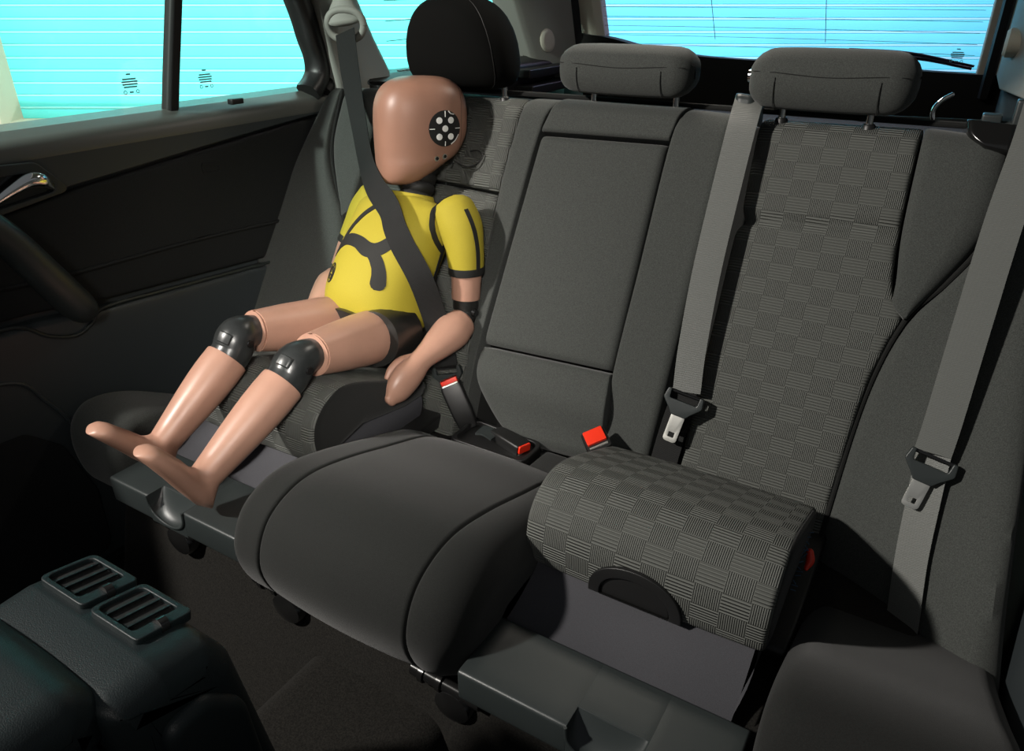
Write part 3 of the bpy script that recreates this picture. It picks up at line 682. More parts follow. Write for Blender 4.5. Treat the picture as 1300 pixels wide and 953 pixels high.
# plastic trays in front of the boosters
def tray(sx, label):
    t = thing('seat_tray', (sx*0.368, -0.48, 0.25), label, 'tray', 'slate plastic trays in front of the boosters')
    x0, x1 = (0.196, 0.535) if sx > 0 else (-0.535, -0.213)
    tz = -0.022 if sx > 0 else 0.0; ty = -0.012 if sx > 0 else 0.0
    tp = fillet([(a + ty, b + tz, c) for a, b, c in ((-0.528, 0.262, 0.006), (-0.528, 0.312, 0.006), (-0.42, 0.312, 0.004), (-0.42, 0.29, 0.002), (-0.48, 0.265, 0.005))], 4)
    g0, g1 = (-0.432, -0.342) if sx < 0 else (0.35, 0.44)
    parts = [slab(tp, x0, g0, 0.003, 0.0005), slab(tp, g1, x1, 0.0005, 0.003)]
    tp2 = fillet([(a + ty, b + tz, c) for a, b, c in ((-0.497, 0.262, 0.003), (-0.497, 0.312, 0.003), (-0.42, 0.312, 0.004), (-0.42, 0.29, 0.002), (-0.48, 0.262, 0.003))], 4)
    parts.append(slab(tp2, g0 - 0.001, g1 + 0.001, 0.0004, 0.0004))
    mb = MB()
    for p in parts: mb.add(p.v, p.f)
    build('tray_body', mb, PLA, t)
    # scooped finger recess
    m = (g0 + g1) / 2; w = (g1 - g0) / 2; vs = []; fs = []; n = 18; k = 8
    for j in range(k + 1):
        for i in range(n + 1):
            a = PI * i / n; s = j / k
            x = m - w * math.cos(a); zt = 0.312 - 0.043 * math.sin(a) ** 0.7
            yy = -0.528 + 0.032 * s; dip = zt + (0.312 - zt) * (s ** 2.2)
            vs.append((x, yy + ty, dip + tz))
    fs = [[j*(n+1)+i, j*(n+1)+i+1, (j+1)*(n+1)+i+1, (j+1)*(n+1)+i] for j in range(k) for i in range(n)]
    o = len(vs)
    for i in range(n + 1): vs.append((vs[i][0], -0.528 + ty, 0.262 + tz))
    fs += [[i, i+1, o+i+1, o+i] for i in range(n)]
    mb = MB(); mb.add(vs, fs); build('finger_recess', mb, PLA, t, sharp=60)
    mb = MB(); tube(mb, catmull([(m - w*math.cos(PI*i/12), -0.529 + ty, 0.312 + tz - 0.043*math.sin(PI*i/12)**0.7) for i in range(13)], 3), 0.0022, n=8); build('recess_rim', mb, PLA, t)
    return t
tray(-1, 'slate plastic tray with finger recess under the dummy\'s feet'); tray(1, 'slate plastic tray in front of the empty booster at the lower edge')

# boosters: raised checker cushion over a cloth apron
def booster(sx, label, x0, x1, dz, dy):
    t = thing('booster_seat', ((x0 + x1)/2, -0.2, 0.28), label, 'booster', 'booster seats')
    bp = catmull([(y + dy, z + dz, 0) for y, z in ((-0.333, 0.3175), (-0.343, 0.323), (-0.3475, 0.342), (-0.349, 0.372), (-0.340, 0.402), (-0.315, 0.426), (-0.275, 0.437), (-0.22, 0.425), (-0.14, 0.392), (-0.07, 0.362), (-0.045, 0.348))], 5)
    bp = [p.xy for p in bp] + [Vector((-0.035 + dy, 0.335 + dz)), Vector((-0.045 + dy, 0.318 + dz)), Vector((-0.10 + dy, 0.318 + dz)), Vector((-0.23 + dy, 0.342 + dz)), Vector((-0.29 + dy, 0.328 + dz))]
    mb = slab(bp, x0, x1, 0.007, 0.007, caps=False, step=0.012, puff=0.003, nx=14); build('cushion_cover', mb, CHK, t)
    for xe, s in ((x0, -1), (x1, 1)):
        pd = dense([Vector(p) for p in bp], 0.012); n = len(pd); cen = Vector((-0.19 + dy, 0.375 + dz)); rs = []
        for q, o in ((0.99, -0.007), (0.975, -0.003), (0.945, 0.000), (0.86, 0.002), (0.5, 0.003), (0.1, 0.003)):
            rs.append([Vector((xe + s*o, *(cen + (p - cen)*q))) for p in pd])
        mb = MB().rings(rs, True, True, True); build('side_gusset', mb, FABD, t)
    # cloth apron, sagging from the booster's front edge down to the tray
    n = 24; k = 14; vs = []
    for j in range(k + 1):
        s = j / k
        for i in range(n + 1):
            f = i / n; x = (x0 + 0.012) + (x1 - x0 - 0.024) * f
            ye, ze = (-0.445, 0.274) if sx > 0 else (-0.432, 0.296)
            y = (-0.318 + dy) + (ye - (-0.318 + dy)) * s; z = (0.330 + dz) + (ze - 0.330 - dz) * s ** 0.8
            z += 0.0035*math.sin(9*f + 2*s) * math.sin(PI*s) - 0.010*math.sin(PI*s)
            vs.append((x, y, z))
    fs = [[j*(n+1)+i, j*(n+1)+i+1, (j+1)*(n+1)+i+1, (j+1)*(n+1)+i] for j in range(k) for i in range(n)]
    mb = MB(); mb.add(vs, fs); build('front_apron', mb, APR, t)
    for xe in (x0 + 0.012, x1 - 0.012):
        out = 0.012 if xe > (x0 + x1)/2 else -0.012
        vs = []
        for i in range(15):
            s = i / 14; y = -0.318 + dy + (0.27) * s
            zt = 0.335 + dz - 0.003*math.sin(PI*s)
            for j in range(7):
                r = j / 6; vs.append((xe + out*math.sin(PI*r)*0.6, y - 0.105*r*(1 - s), zt + (0.284 - zt)*r))
        fs = [[i*7+j, i*7+j+1, (i+1)*7+j+1, (i+1)*7+j] for i in range(14) for j in range(6)]
        mb = MB(); mb.add(vs, fs); build('side_apron', mb, APR, t)
    # seat scissor block hidden behind the cloth carries the cushion
    mb = MB(); mb.box((x0 + 0.05, -0.24 + dy, 0.28), (x1 - 0.05, -0.06 + dy, 0.318 + dz)); build('lifting_frame', mb, PLB, t)
    return t
bsL = booster(-1, 'raised booster cushion with checker ribbed cover under the dummy', -0.545, -0.226, 0.016, 0.0)
bsR = booster(1, 'raised empty booster cushion with checker ribbed cover and half-round front handle', 0.183, 0.522, 0.0, 0.0)
# half-round release handle in the front of the empty booster
FB = lambda x, q, h: Vector((x, -0.3495 - 0.0035*math.sin(min(1, q/0.06)*PI/2) - h*0.98, 0.321 + q + h*0.1))
ho = [(0.352 + 0.066*math.cos(PI*i/24), 0.060*math.sin(PI*i/24)**0.8) for i in range(25)]
hi = [(0.352 + 0.050*math.cos(PI*i/24), 0.044*math.sin(PI*i/24)**0.8) for i in range(25)]
mb = ring_plate(ho, hi, FB, -0.006, 0.005); hd = build('release_handle', mb, PLB, bsR, bevel=0.0015, label='half-round black release handle')
mb = plate([(0.352 + (a-0.352)*0.97, b*0.97) for a, b in hi], FB, -0.01, 0.001); build('handle_flap', mb, PLB, hd, bevel=0.0015)
mb = MB(); stube(mb, [(0.533, -0.150, 0.345), (0.536, -0.155, 0.334), (0.534, -0.165, 0.326)], [0.005, 0.006, 0.003], sub=5, n=12, round0=True, round1=True); build('release_tab', mb, RED, bsR, label='small red release tab')
mb = MB()
for k in range(14):
    y = -0.16 - k*0.007; z = 0.383 - k*0.0022; dx = 0.527
    tube(mb, [(dx, y, z), (dx + 0.004 + random.random()*0.005, y - 0.006 + random.random()*0.012, z - 0.004 + random.random()*0.016)], 0.0007, n=5)
build('frayed_thread', mb, mat('blue_thread', (0.06, 0.12, 0.20), 0.8), bsR)['kind'] = 'stuff'

# hinge brackets bolted under the cushions
def hinge(par, x, y, z):
    mb = MB(); mb.rings([[Vector((x + 0.012 + w*math.cos(a), y + d, z - 0.015 + 0.9*w*math.sin(a))) for a in [2*PI*i/18 for i in range(18)]] for w, d in ((0.030, 0.02), (0.033, 0.0), (0.028, -0.012), (0.012, -0.016))]); t = build('hinge', mb, PLG, par)
    mb = MB(); tube(mb, [(x - 0.06, y, z + 0.012), (x + 0.055, y, z + 0.008)], 0.011, n=12); build('pivot_rod', mb, PLG, t)
    for dx in (-0.045, -0.015):
        mb = MB(); tube(mb, [(x + dx, y, z + 0.011), (x + dx + 0.008, y, z + 0.011)], 0.014, n=12); build('collar', mb, PLG, t)
hinge(oL, -0.415, -0.500, 0.232); hinge(cc, -0.165, -0.500, 0.205); hinge(cc, 0.15, -0.500, 0.185)

# ------------------------------------------------------------------ head restraints
def restraint(label, cx, cy, z0, z1, hw, d, px, rnd=0.035, tall=False):
    t = thing('head_restraint', (cx, cy, 0.86), label, 'head restraint', 'rear head restraints')
    if not tall:
        h = z1 - z0
        pr = catmull([(cy + a*d, z0 + b*h, 0) for a, b in ((-0.30, 0.03), (-0.46, 0.25), (-0.50, 0.55), (-0.44, 0.84), (-0.20, 0.985), (0.15, 0.99), (0.42, 0.85), (0.50, 0.5), (0.40, 0.15), (0.1, 0.0))], 4, closed=True)
        mb = slab([p.xy for p in pr], cx - hw, cx + hw, rnd, rnd, nx=10, step=0.01, scale=lambda f: 1 - 0.10*abs(2*f-1)**3); build('cushion', mb, FAB, t)
        # sewn seams
        for sx in (-0.62, 0.62):
            mb = MB(); tube(mb, [Vector((cx + sx*hw, p.x + 0.0002*(1 if p.x > cy else -1), p.y)) for p in pr if p.y < z0 + 0.62*h and p.x < cy], 0.0007, n=6); build('seam', mb, FABD, t)
        y_s = max((p for p in pr if p.x < cy), key=lambda p: -abs(p.y - (z0 + 0.62*h)))
        mb = MB(); tube(mb, catmull([(cx - 0.93*hw, y_s.x + 0.010, y_s.y), (cx - 0.62*hw, y_s.x + 0.001, y_s.y), (cx, y_s.x - 0.0002, y_s.y - 0.004), (cx + 0.62*hw, y_s.x + 0.001, y_s.y), (cx + 0.93*hw, y_s.x + 0.010, y_s.y)], 6), 0.0007, n=6); build('seam', mb, FABD, t)
    else:
        rs = []; zc = (z0 + z1)/2; hh = (z1 - z0)/2; n = 40
        for k in range(25):
            a = -PI/2 + PI*k/24; zz = zc + hh*math.copysign(abs(math.sin(a))**0.85, a); f = (zz - z0)/(z1 - z0)
            tb = ((0, 0.55), (0.03, 0.80), (0.08, 0.92), (0.17, 0.985), (0.3, 1.0), (0.48, 0.97), (0.64, 0.90), (0.8, 0.77), (0.9, 0.62), (0.97, 0.42), (1.0, 0.16))
            wx = hw*0.16; c = max(0.02, math.cos(a))**0.55; wy = d*c
            for (p0, q0), (p1, q1) in zip(tb, tb[1:]):
                if p0 <= f <= p1: wx = hw*(q0 + (q1 - q0)*(f - p0)/(p1 - p0))
            rs.append([Vector((cx + wx*math.copysign(abs(math.cos(q))**(2/2.6), math.cos(q)), cy + 0.02*(f - 0.5)*-1 + wy*math.copysign(abs(math.sin(q))**(2/2.6), math.sin(q)), zz)) for q in [2*PI*i/n for i in range(n)]])
        mb = MB().rings(rs); build('cushion', mb, mat('shaded_head_fabric', (0.0042, 0.0043, 0.0040), 0.9, spec=0.08, bump=0.4, bscale=1400), t)  # shade on this restraint is put into its near-black base colour
        ps = []
        for k in range(3, 22):
            i = 33 if True else 0
            ps.append(rs[k][36] * 1.0)
        mb = MB(); tube(mb, ps, 0.0008, n=6); build('seam', mb, RUB, t)
    for x in px:
        mb = MB(); tube(mb, [(x, cy + 0.012, z0 + 0.02), (x, cy + 0.012, 0.83)], 0.006, n=12); build('post', mb, CHR, t)
        mb = MB(); tube(mb, [(x, cy + 0.012, 0.850), (x, cy + 0.012, 0.860), (x, cy + 0.012, 0.862)], [0.011, 0.010, 0.008], n=16); build('post_guide', mb, PLB, t)
    return t
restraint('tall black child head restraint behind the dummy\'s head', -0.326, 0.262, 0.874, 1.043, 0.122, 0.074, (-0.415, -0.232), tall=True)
restraint('low charcoal head restraint on the centre seat, above the armrest panel', 0.034, 0.262, 0.882, 0.966, 0.128, 0.095, (-0.035, 0.125))
hr = restraint('low charcoal head restraint above the right checker panel, with side knob', 0.380, 0.262, 0.878, 0.970, 0.124, 0.10, (0.310, 0.445))
mb = MB(); tube(mb, [(0.262, 0.262, 0.925), (0.250, 0.262, 0.925)], [0.012, 0.010], n=14); build('side_knob', mb, CHR, hr)

# ------------------------------------------------------------------ crash test dummy
dm = thing('crash_test_dummy', (-0.345, -0.02, 0.42), 'child crash test dummy in a yellow and black shirt sitting belted on the raised booster', 'dummy')
CX = -0.343
SPd = Vector((0, 0.135, 0.275)).normalized(); SPn = Vector((0, -SPd.z, SPd.y))     # along the spine, out of the chest
tor = MB(); rs = []
TS = [  # y, z, half width, front depth, back depth, exponent, x shift
 (-0.035, 0.425, 0.060, 0.045, 0.045, 2.2, -0.010), (-0.025, 0.440, 0.096, 0.085, 0.060, 2.3, -0.012), (-0.012, 0.470, 0.101, 0.108, 0.066, 2.3, -0.014), (0.002, 0.505, 0.101, 0.114, 0.066, 2.3, -0.014),
 (0.024, 0.550, 0.101, 0.106, 0.064, 2.3, -0.010), (0.048, 0.600, 0.103, 0.090, 0.062, 2.4, -0.003), (0.066, 0.636, 0.106, 0.072, 0.060, 2.5, 0.0), (0.080, 0.662, 0.103, 0.058, 0.055, 2.5, 0.0),
 (0.088, 0.674, 0.088, 0.046, 0.046, 2.4, 0.0), (0.092, 0.680, 0.066, 0.040, 0.040, 2.2, 0.0), (0.095, 0.684, 0.046, 0.034, 0.034, 2.0, 0.0)]
tsm = catmull([(a[0], a[1], a[2]) for a in TS], 4); tsd = catmull([(a[3], a[4], a[5]) for a in TS], 4); tsx = [q.x for q in catmull([(a[6], 0, 0) for a in TS], 4)]
for p, q, dx in zip(tsm, tsd, tsx):
    c = Vector((CX + dx, p.x, p.y)); r = []
    for i in range(44):
        t = 2*PI*i/44; cx = math.copysign(abs(math.cos(t))**(2/q.z), math.cos(t)); sx = math.copysign(abs(math.sin(t))**(2/q.z), math.sin(t))
        r.append(c + Vector((p.z*cx, 0, 0)) + SPn*((q.x if sx > 0 else q.y)*sx))
    rs.append(r)
tor.rings(rs); torso = build('shirt', tor, YEL, dm)
BV = BVHTree.FromPolygons(tor.v, tor.f)
def on_bvh(bv, p, d, off):
    h = bv.ray_cast(p - d*0.3, d)
    if h[0] is None:
        h = bv.find_nearest(p)
    n = h[1];  n = -n if n.dot(d) > 0 else n
    return h[0] + n*off, n
def decal_strip(name, pts, w, bv, d, m, par, off=0.0012, closed=False, sub=6):
    """flat print: strip of cloth laid on the surface"""
    ps = catmull(pts, sub, closed); W = w if isinstance(w, list) else [w]*len(pts)
    ws = catmull([(q, 0, 0) for q in W], sub, closed); Q = [on_bvh(bv, p, d, off) for p in ps]; rs = []; n = len(ps)
    for i in range(n):
        a = Q[(i-1) % n][0] if (closed or i > 0) else Q[i][0]; b = Q[(i+1) % n][0] if (closed or i < n-1) else Q[i][0]
        t = (b - a).normalized(); s = t.cross(Q[i][1]).normalized(); w2 = ws[i].x/2; r = []
        for e in (-1, -0.5, 0, 0.5, 1): r.append(on_bvh(bv, Q[i][0] + s*w2*e, d, off)[0])
        for e in (1, -1): r.append(on_bvh(bv, Q[i][0] + s*w2*e, d, -0.002)[0])
        rs.append(r)
    if closed: rs.append(rs[0])
    mb = MB().rings(rs, True, not closed, not closed); return build(name, mb, m, par)
DN = -SPn
decal_strip('shirt_print', [(-0.428, -0.04, 0.588), (-0.412, -0.027, 0.606), (-0.392, -0.022, 0.616), (-0.363, -0.023, 0.614), (-0.334, -0.027, 0.604), (-0.312, -0.024, 0.610), (-0.290, -0.014, 0.632)], [0.014, 0.022, 0.025, 0.026, 0.030, 0.026, 0.022], BV, DN, INK, torso)
decal_strip('shirt_print', [(-0.331, -0.026, 0.607), (-0.310, -0.036, 0.588), (-0.300, -0.046, 0.568), (-0.297, -0.057, 0.548), (-0.2965, -0.062, 0.5425)], [0.022, 0.025, 0.027, 0.027, 0.012], BV, DN, INK, torso, off=0.0014)
decal_strip('shirt_stripe', [(-0.362, 0.012, 0.688), (-0.386, 0.001, 0.665), (-0.403, -0.014, 0.635), (-0.414, -0.029, 0.606)], 0.012, BV, DN, INK, torso)
em = Vector((-0.408, -0.05, 0.552))
for rad, ph in ((0.019, 0), (0.012, 1.0)):
    decal_strip('emblem_print', [em + Vector((rad*0.55*math.cos(t + ph), 0, 0)) + SPd*rad*math.sin(t + ph) for t in [2*PI*i/12 for i in range(12)]], 0.0022, BV, DN, INK, torso, closed=True, sub=3)
for a in range(5):
    t = a*1.26; decal_strip('emblem_print', [em + Vector((0.003*math.cos(t), 0, 0)) + SPd*0.004*math.sin(t), em + Vector((0.007*math.cos(t+.5), 0, 0)) + SPd*0.010*math.sin(t+.5), em + Vector((0.010*math.cos(t), 0, 0)) + SPd*0.018*math.sin(t)], 0.0025, BV, DN, INK, torso, sub=3)
DX = Vector((-1, 0.25, 0.15)).normalized()
decal_strip('shirt_stripe', [(-0.24, 0.065, 0.62), (-0.24, 0.05, 0.58), (-0.24, 0.03, 0.53), (-0.24, 0.01, 0.48)], 0.010, BV, DX, INK, torso)
# sleeves, shoulder seams, cuffs
def sleeve(ctrl, rad, par):
    mb = MB(); stube(mb, ctrl, rad, sub=6, n=24, up=(1, 0, 0), round0=0.7); s = build('sleeve', mb, YEL, par)
    cuff = MB(); a = Vector(ctrl[-1]); d = (a - Vector(ctrl[-2])).normalized(); r = rad[-1]
    tube(cuff, [a - d*0.013, a, a + d*0.002, a + d*0.002], [r + 0.0010, r + 0.0014, r + 0.0008, r - 0.003], n=24); build('sleeve_cuff', cuff, INK, s)
    return s, mb
LA = [(-0.232, 0.085, 0.672), (-0.214, 0.080, 0.645), (-0.202, 0.074, 0.612), (-0.198, 0.072, 0.580), (-0.197, 0.071, 0.560)]
sl, slm = sleeve(LA, [0.042, 0.043, 0.038, 0.0355, 0.0345], dm)
bvl = BVHTree.FromPolygons(slm.v, slm.f)
mbv = BVHTree.FromPolygons(tor.v + slm.v, tor.f + [[i + len(tor.v) for i in f] for f in slm.f])
decal_strip('shirt_stripe', [(-0.242, 0.085, 0.718), (-0.252, 0.055, 0.692), (-0.252, 0.042, 0.660), (-0.246, 0.040, 0.630), (-0.240, 0.045, 0.605)], 0.011, mbv, Vector((-0.3, 0.75, -0.35)).normalized(), INK, torso, off=0.0016)
decal_strip('sleeve_stripe', [(-0.195, 0.070, 0.685), (-0.175, 0.068, 0.64), (-0.168, 0.066, 0.60), (-0.165, 0.062, 0.553)], 0.009, bvl, Vector((-0.9, 0.45, 0)).normalized(), INK, sl)
RA = [(-0.438, 0.098, 0.668), (-0.458, 0.094, 0.640), (-0.474, 0.082, 0.605), (-0.486, 0.066, 0.570)]
sr, srm = sleeve(RA, [0.038, 0.040, 0.036, 0.033], dm)
# shorts
rs = []
for z, y, w, f, b in ((0.398, -0.055, 0.070, 0.055, 0.055), (0.402, -0.05, 0.096, 0.078, 0.07), (0.43, -0.038, 0.111, 0.092, 0.072), (0.454, -0.028, 0.112, 0.100, 0.070), (0.474, -0.018, 0.106, 0.110, 0.068), (0.477, -0.018, 0.098, 0.098, 0.064)):
    rs.append([Vector((CX - 0.008, y, z - (0.018*max(0, math.cos(t)) if z > 0.44 else 0))) + Vector((w*math.copysign(abs(math.cos(t))**0.85, math.cos(t)), 0, 0)) + Vector((0, -0.93, 0.36))*((f if math.sin(t) > 0 else b)*math.copysign(abs(math.sin(t))**0.85, math.sin(t))) for t in [2*PI*i/36 for i in range(36)]])
mb = MB().rings(rs); shorts = build('shorts', mb, VIN, dm)
for sx in (-1, 1):
    c = [(CX + sx*0.050, -0.035, 0.452), (CX + sx*0.056, -0.085, 0.462), (CX + sx*0.060, -0.115, 0.468)]
    mb = MB(); stube(mb, c, [0.058, 0.056, 0.0535], sub=5, n=24); build('shorts_leg', mb, VIN, shorts)
# thighs, knees, shins with feet
def leg(hip, thigh_end, knee, shin_top, shin_mid, ankle, heel, ball, toe, name):
    hip, te, kn, st, sm, an, he, ba, to = [Vector(p) for p in (hip, thigh_end, knee, shin_top, shin_mid, ankle, heel, ball, toe)]
    sm = st.lerp(an, 0.42)
    mb = MB(); d = (te - hip); d1 = d.normalized()
    tube(mb, [hip, hip + d*0.35, hip + d*0.7, te - d1*0.004, te, te - d1*0.012, te - d1*0.05], [(0.052, 0.050), (0.050, 0.049), (0.044, 0.044), (0.0375, 0.038), (0.0365, 0.037), (0.032, 0.032), (0.028, 0.028)], n=28); th = build('thigh', mb, SKIN, dm)
    mb = MB(); e = (st - kn).normalized()
    stube(mb, [te - d1*0.020, te + d1*0.012, kn + (d1 - e)*0.006, kn + e*0.022, st + e*0.006], [0.026, 0.030, 0.035, 0.0345, 0.033], sub=7, n=24, up=(1, 0, 0), round0=True); kmb = mb; kj = build('knee_joint', mb, KNEE, dm)
    nrm = Vector((0.25, -0.75, 0.65)); nrm = (nrm - e*nrm.dot(e)).normalized(); sd = e.cross(nrm); bk = BVHTree.FromPolygons(kmb.v, kmb.f)
    gv = [on_bvh(bk, kn + e*(0.002 + 0.003*b) + sd*(0.0035*a) + nrm*0.06, -nrm, (0.0022 if 0 < a + 4 < 8 and 0 < b < 7 else -0.001))[0] for b in range(8) for a in range(-4, 5)]
    mb = MB(); mb.add(gv, [[q*9+p, q*9+p+1, q*9+p+10, q*9+p+9] for q in range(7) for p in range(8)]); build('knee_cover', mb, KNEE, kj)
    for s2 in (-1, 1):
        mb = MB(); q = kn + d1*0.004 + Vector((s2*0.033, 0, 0)); tube(mb, [q, q + Vector((s2*0.004, 0, 0))], [0.008, 0.0065], n=12); build('knee_bolt', mb, PLG, kj)
    # shin and foot are one moulded skin
    mb = MB(); f1 = (sm - st).normalized()
    up = Vector((0, -0.7, 0.7))
    path = [st + f1*0.012, st, st + f1*0.004, sm, an, an + (he - an)*0.45 + (ba - he)*0.08]
    stations = [(st + f1*0.014, 0.030, 0.030), (st + f1*0.001, 0.0335, 0.0335), (st, 0.0365, 0.0375), (st + f1*0.004, 0.037, 0.038), (st.lerp(an, 0.15), 0.0374, 0.0382), (st.lerp(an, 0.30), 0.0367, 0.0373), (sm, 0.0353, 0.0357), (st.lerp(an, 0.56), 0.0333, 0.0333), (st.lerp(an, 0.70), 0.0308, 0.0305), (st.lerp(an, 0.85), 0.0280, 0.0274), (an, 0.0255, 0.0245)]
    rings = []; F = frames([s[0] if i > 2 else st + f1*0.0001*i for i, s in enumerate(stations)], up=(0, -0.7, 0.7)); n = 28
    def ring(c, u, v, a, b, sc=1): return [c + u*(a*math.cos(2*PI*i/n)) + v*(b*math.sin(2*PI*i/n)) for i in range(n)]
    for s, f in zip(stations, F): rings.append(ring(s[0], f[1], f[2], s[1], s[2]))
    sole = (to - he).normalized(); side = F[-1][2]; upv = F[-1][1]
    # turn the section plane from the shin into the foot about the ankle crease
    axis = (to - he).normalized(); fn = side.cross(axis); fn = fn if fn.dot(f1) < 0 else -fn      # fn: up from the sole
    crease = an + upv*0.0245
    for k in range(1, 7):
        a = k/6; top = crease.lerp(he.lerp(to, 0.50) + fn*0.034, a*0.75)
        low = (an - upv*0.0255).lerp(he + fn*0.006 - axis*0.004, min(1, a*1.9)) if a < 0.53 else (he - fn*0.0).lerp(he.lerp(to, 0.45), (a - 0.53)/0.47)
        c = (top + low)/2; u = (top - low); hl = u.length/2; u.normalize(); rings.append(ring(c, u, side, hl, 0.0235 + 0.003*a))
    for q, hh, ww in ((0.62, 0.0172, 0.029), (0.75, 0.0158, 0.029), (0.86, 0.0148, 0.0265), (0.93, 0.0132, 0.022), (0.975, 0.010, 0.016), (0.995, 0.006, 0.009), (1.0, 0.002, 0.004)):
        c = he.lerp(to, q) + fn*(hh*0.95 + 0.002); rings.append(ring(c, fn, side, hh, ww))
    mb.rings(rings); build('shin_and_foot', mb, SKIN, dm, sharp=70)
leg((-0.300, -0.075, 0.460), (-0.284, -0.272, 0.500), (-0.286, -0.306, 0.494), (-0.287, -0.338, 0.474), (-0.290, -0.398, 0.442), (-0.303, -0.498, 0.381), (-0.306, -0.513, 0.3215), (-0.302, -0.565, 0.40), (-0.300, -0.600, 0.474), 'left')
leg((-0.395, -0.060, 0.463), (-0.427, -0.268, 0.510), (-0.428, -0.301, 0.506), (-0.430, -0.330, 0.480), (-0.434, -0.385, 0.446), (-0.440, -0.470, 0.384), (-0.441, -0.484, 0.324), (-0.446, -0.54, 0.39), (-0.450, -0.582, 0.452), 'right')
# arms below the sleeves
def arm(sl_end, elbow, fore, wrist, palm, tip, thumb):
    S, E, Fo, Wr, Pa, Ti = [Vector(p) for p in (sl_end, elbow, fore, wrist, palm, tip)]
    u = (E - S).normalized()
    mb = MB(); tube(mb, [S - u*0.03, S, S + u*0.044, S + u*0.052, S + u*0.052], [0.030, 0.0305, 0.0285, 0.028, 0.020], n=24); build('upper_arm', mb, SKIN, dm)
    v = (Fo - E).normalized()
    mb = MB(); stube(mb, [S + u*0.044, S + u*0.060, E, E + v*0.022], [0.025, 0.026, 0.026, 0.021], sub=6, n=20, up=(1, 0, 0), round0=True, round1=True); ej = build('elbow_joint', mb, VIN, dm)
    mb = MB(); q = E + Vector((0.024, -0.006, 0.004)); tube(mb, [q, q + Vector((0.006, -0.001, 0))], [0.009, 0.007], n=14); build('elbow_bolt', mb, PLG, ej)
    mb = MB(); stube(mb, [Fo, Fo.lerp(Wr, 0.25), Fo.lerp(Wr, 0.6), Wr, Wr.lerp(Pa, 0.55), Pa, Pa.lerp(Ti, 0.6), Ti], [(0.031, 0.031), (0.0365, 0.036), (0.031, 0.030), (0.0215, 0.0225), (0.023, 0.029), (0.023, 0.033), (0.019, 0.028), (0.010, 0.015)], sub=6, n=28, up=(1, 0, 0), round0=0.5, round1=True)
    fa = build('forearm_and_hand', mb, SKIN, dm)
    th = [Vector(p) for p in thumb]
    mb = MB(); stube(mb, th, [0.011, 0.010, 0.008, 0.005], sub=5, n=14, round0=True, round1=True); build('thumb', mb, SKIN, fa)
arm(LA[-1], (-0.195, 0.062, 0.482), (-0.192, 0.040, 0.464), (-0.204, -0.072, 0.430), (-0.212, -0.118, 0.404), (-0.218, -0.156, 0.376), [(-0.218, -0.088, 0.432), (-0.228, -0.108, 0.432), (-0.234, -0.128, 0.424), (-0.235, -0.142, 0.412)])
arm(RA[-1], (-0.492, 0.035, 0.520), (-0.488, 0.015, 0.508), (-0.478, -0.07, 0.47), (-0.474, -0.12, 0.452), (-0.47, -0.16, 0.438), [(-0.455, -0.10, 0.468), (-0.450, -0.12, 0.466), (-0.449, -0.135, 0.460), (-0.45, -0.142, 0.456)])
# neck
mb = MB(); nb = Vector((CX + 0.004, 0.100, 0.672)); nt_ = Vector((CX + 0.002, 0.136, 0.748)); k = 0; ps = []; rr = []
for i in range(17): ps.append(nb.lerp(nt_, i/16)); rr.append(0.0345 if i % 4 else 0.030)
tube(mb, ps, rr, n=28); build('neck', mb, RUB, dm)
mb = MB(); tube(mb, [Vector((CX, 0.096, 0.681)), Vector((CX, 0.099, 0.690))], [0.047, 0.043], n=28); build('collar', mb, YEL, dm)
# head: smooth vinyl skin, no features moulded
HC = Vector((-0.348, 0.141, 0.810))
hf = Vector((-0.575, -0.818, 0.03)).normalized(); hu = Vector((0, 0.12, 1)); hu = (hu - hf*hu.dot(hf)).normalized(); hs = hf.cross(hu) * -1
if hs.x < 0: hs = -hs
HT = [ # height, front, back(-), half width
 (-0.108, 0.066, 0.040, 0.016), (-0.106, 0.078, 0.018, 0.036), (-0.098, 0.087, 0.002, 0.050), (-0.084, 0.091, -0.020, 0.059), (-0.066, 0.0925, -0.049, 0.064), (-0.048, 0.093, -0.075, 0.066),
 (-0.015, 0.093, -0.093, 0.071), (0.020, 0.092, -0.097, 0.074), (0.050, 0.088, -0.095, 0.073), (0.074, 0.077, -0.086, 0.065), (0.090, 0.058, -0.068, 0.051), (0.098, 0.034, -0.044, 0.031), (0.100, 0.012, -0.016, 0.011)]
h1 = catmull([(a, b, c) for a, b, c, d in HT], 4); h2 = catmull([(d, 0, 0) for a, b, c, d in HT], 4); rs = []
def HP(f, u, s): return HC + (hf*f + hu*u + hs*s)*0.96
for p, q in zip(h1, h2):
    m = (p.y + p.z)/2; a = abs(p.y - p.z)/2; r = []
    for i in range(48):
        t = 2*PI*i/48; e = 2/2.55
        r.append(HP(m + a*math.copysign(abs(math.cos(t))**e, math.cos(t)), p.x, q.x*math.copysign(abs(math.sin(t))**e, math.sin(t))))
    rs.append(r)
hm = MB().rings(rs); head = build('head', hm, HEADS, dm)
bvh = BVHTree.FromPolygons(hm.v, hm.f)
def head_disc(name, f, u, r, m, off, n=28, rim=4):
    rings = []; 
    for j in range(rim + 1):
        rad = r*max(0.02, j/rim); rings.append([on_bvh(bvh, HP(f + rad*math.cos(2*PI*i/n), u + rad*math.sin(2*PI*i/n), 0.09), -hs, off)[0] for i in range(n)])
    rings.append([on_bvh(bvh, HP(f + r*math.cos(2*PI*i/n), u + r*math.sin(2*PI*i/n), 0.09), -hs, off - 0.002)[0] for i in range(n)])
    mb = MB().rings(rings, True, True, True); return build(name, mb, m, par_disc[0] if par_disc else head)
par_disc = []
df, du = -0.031, 0.003
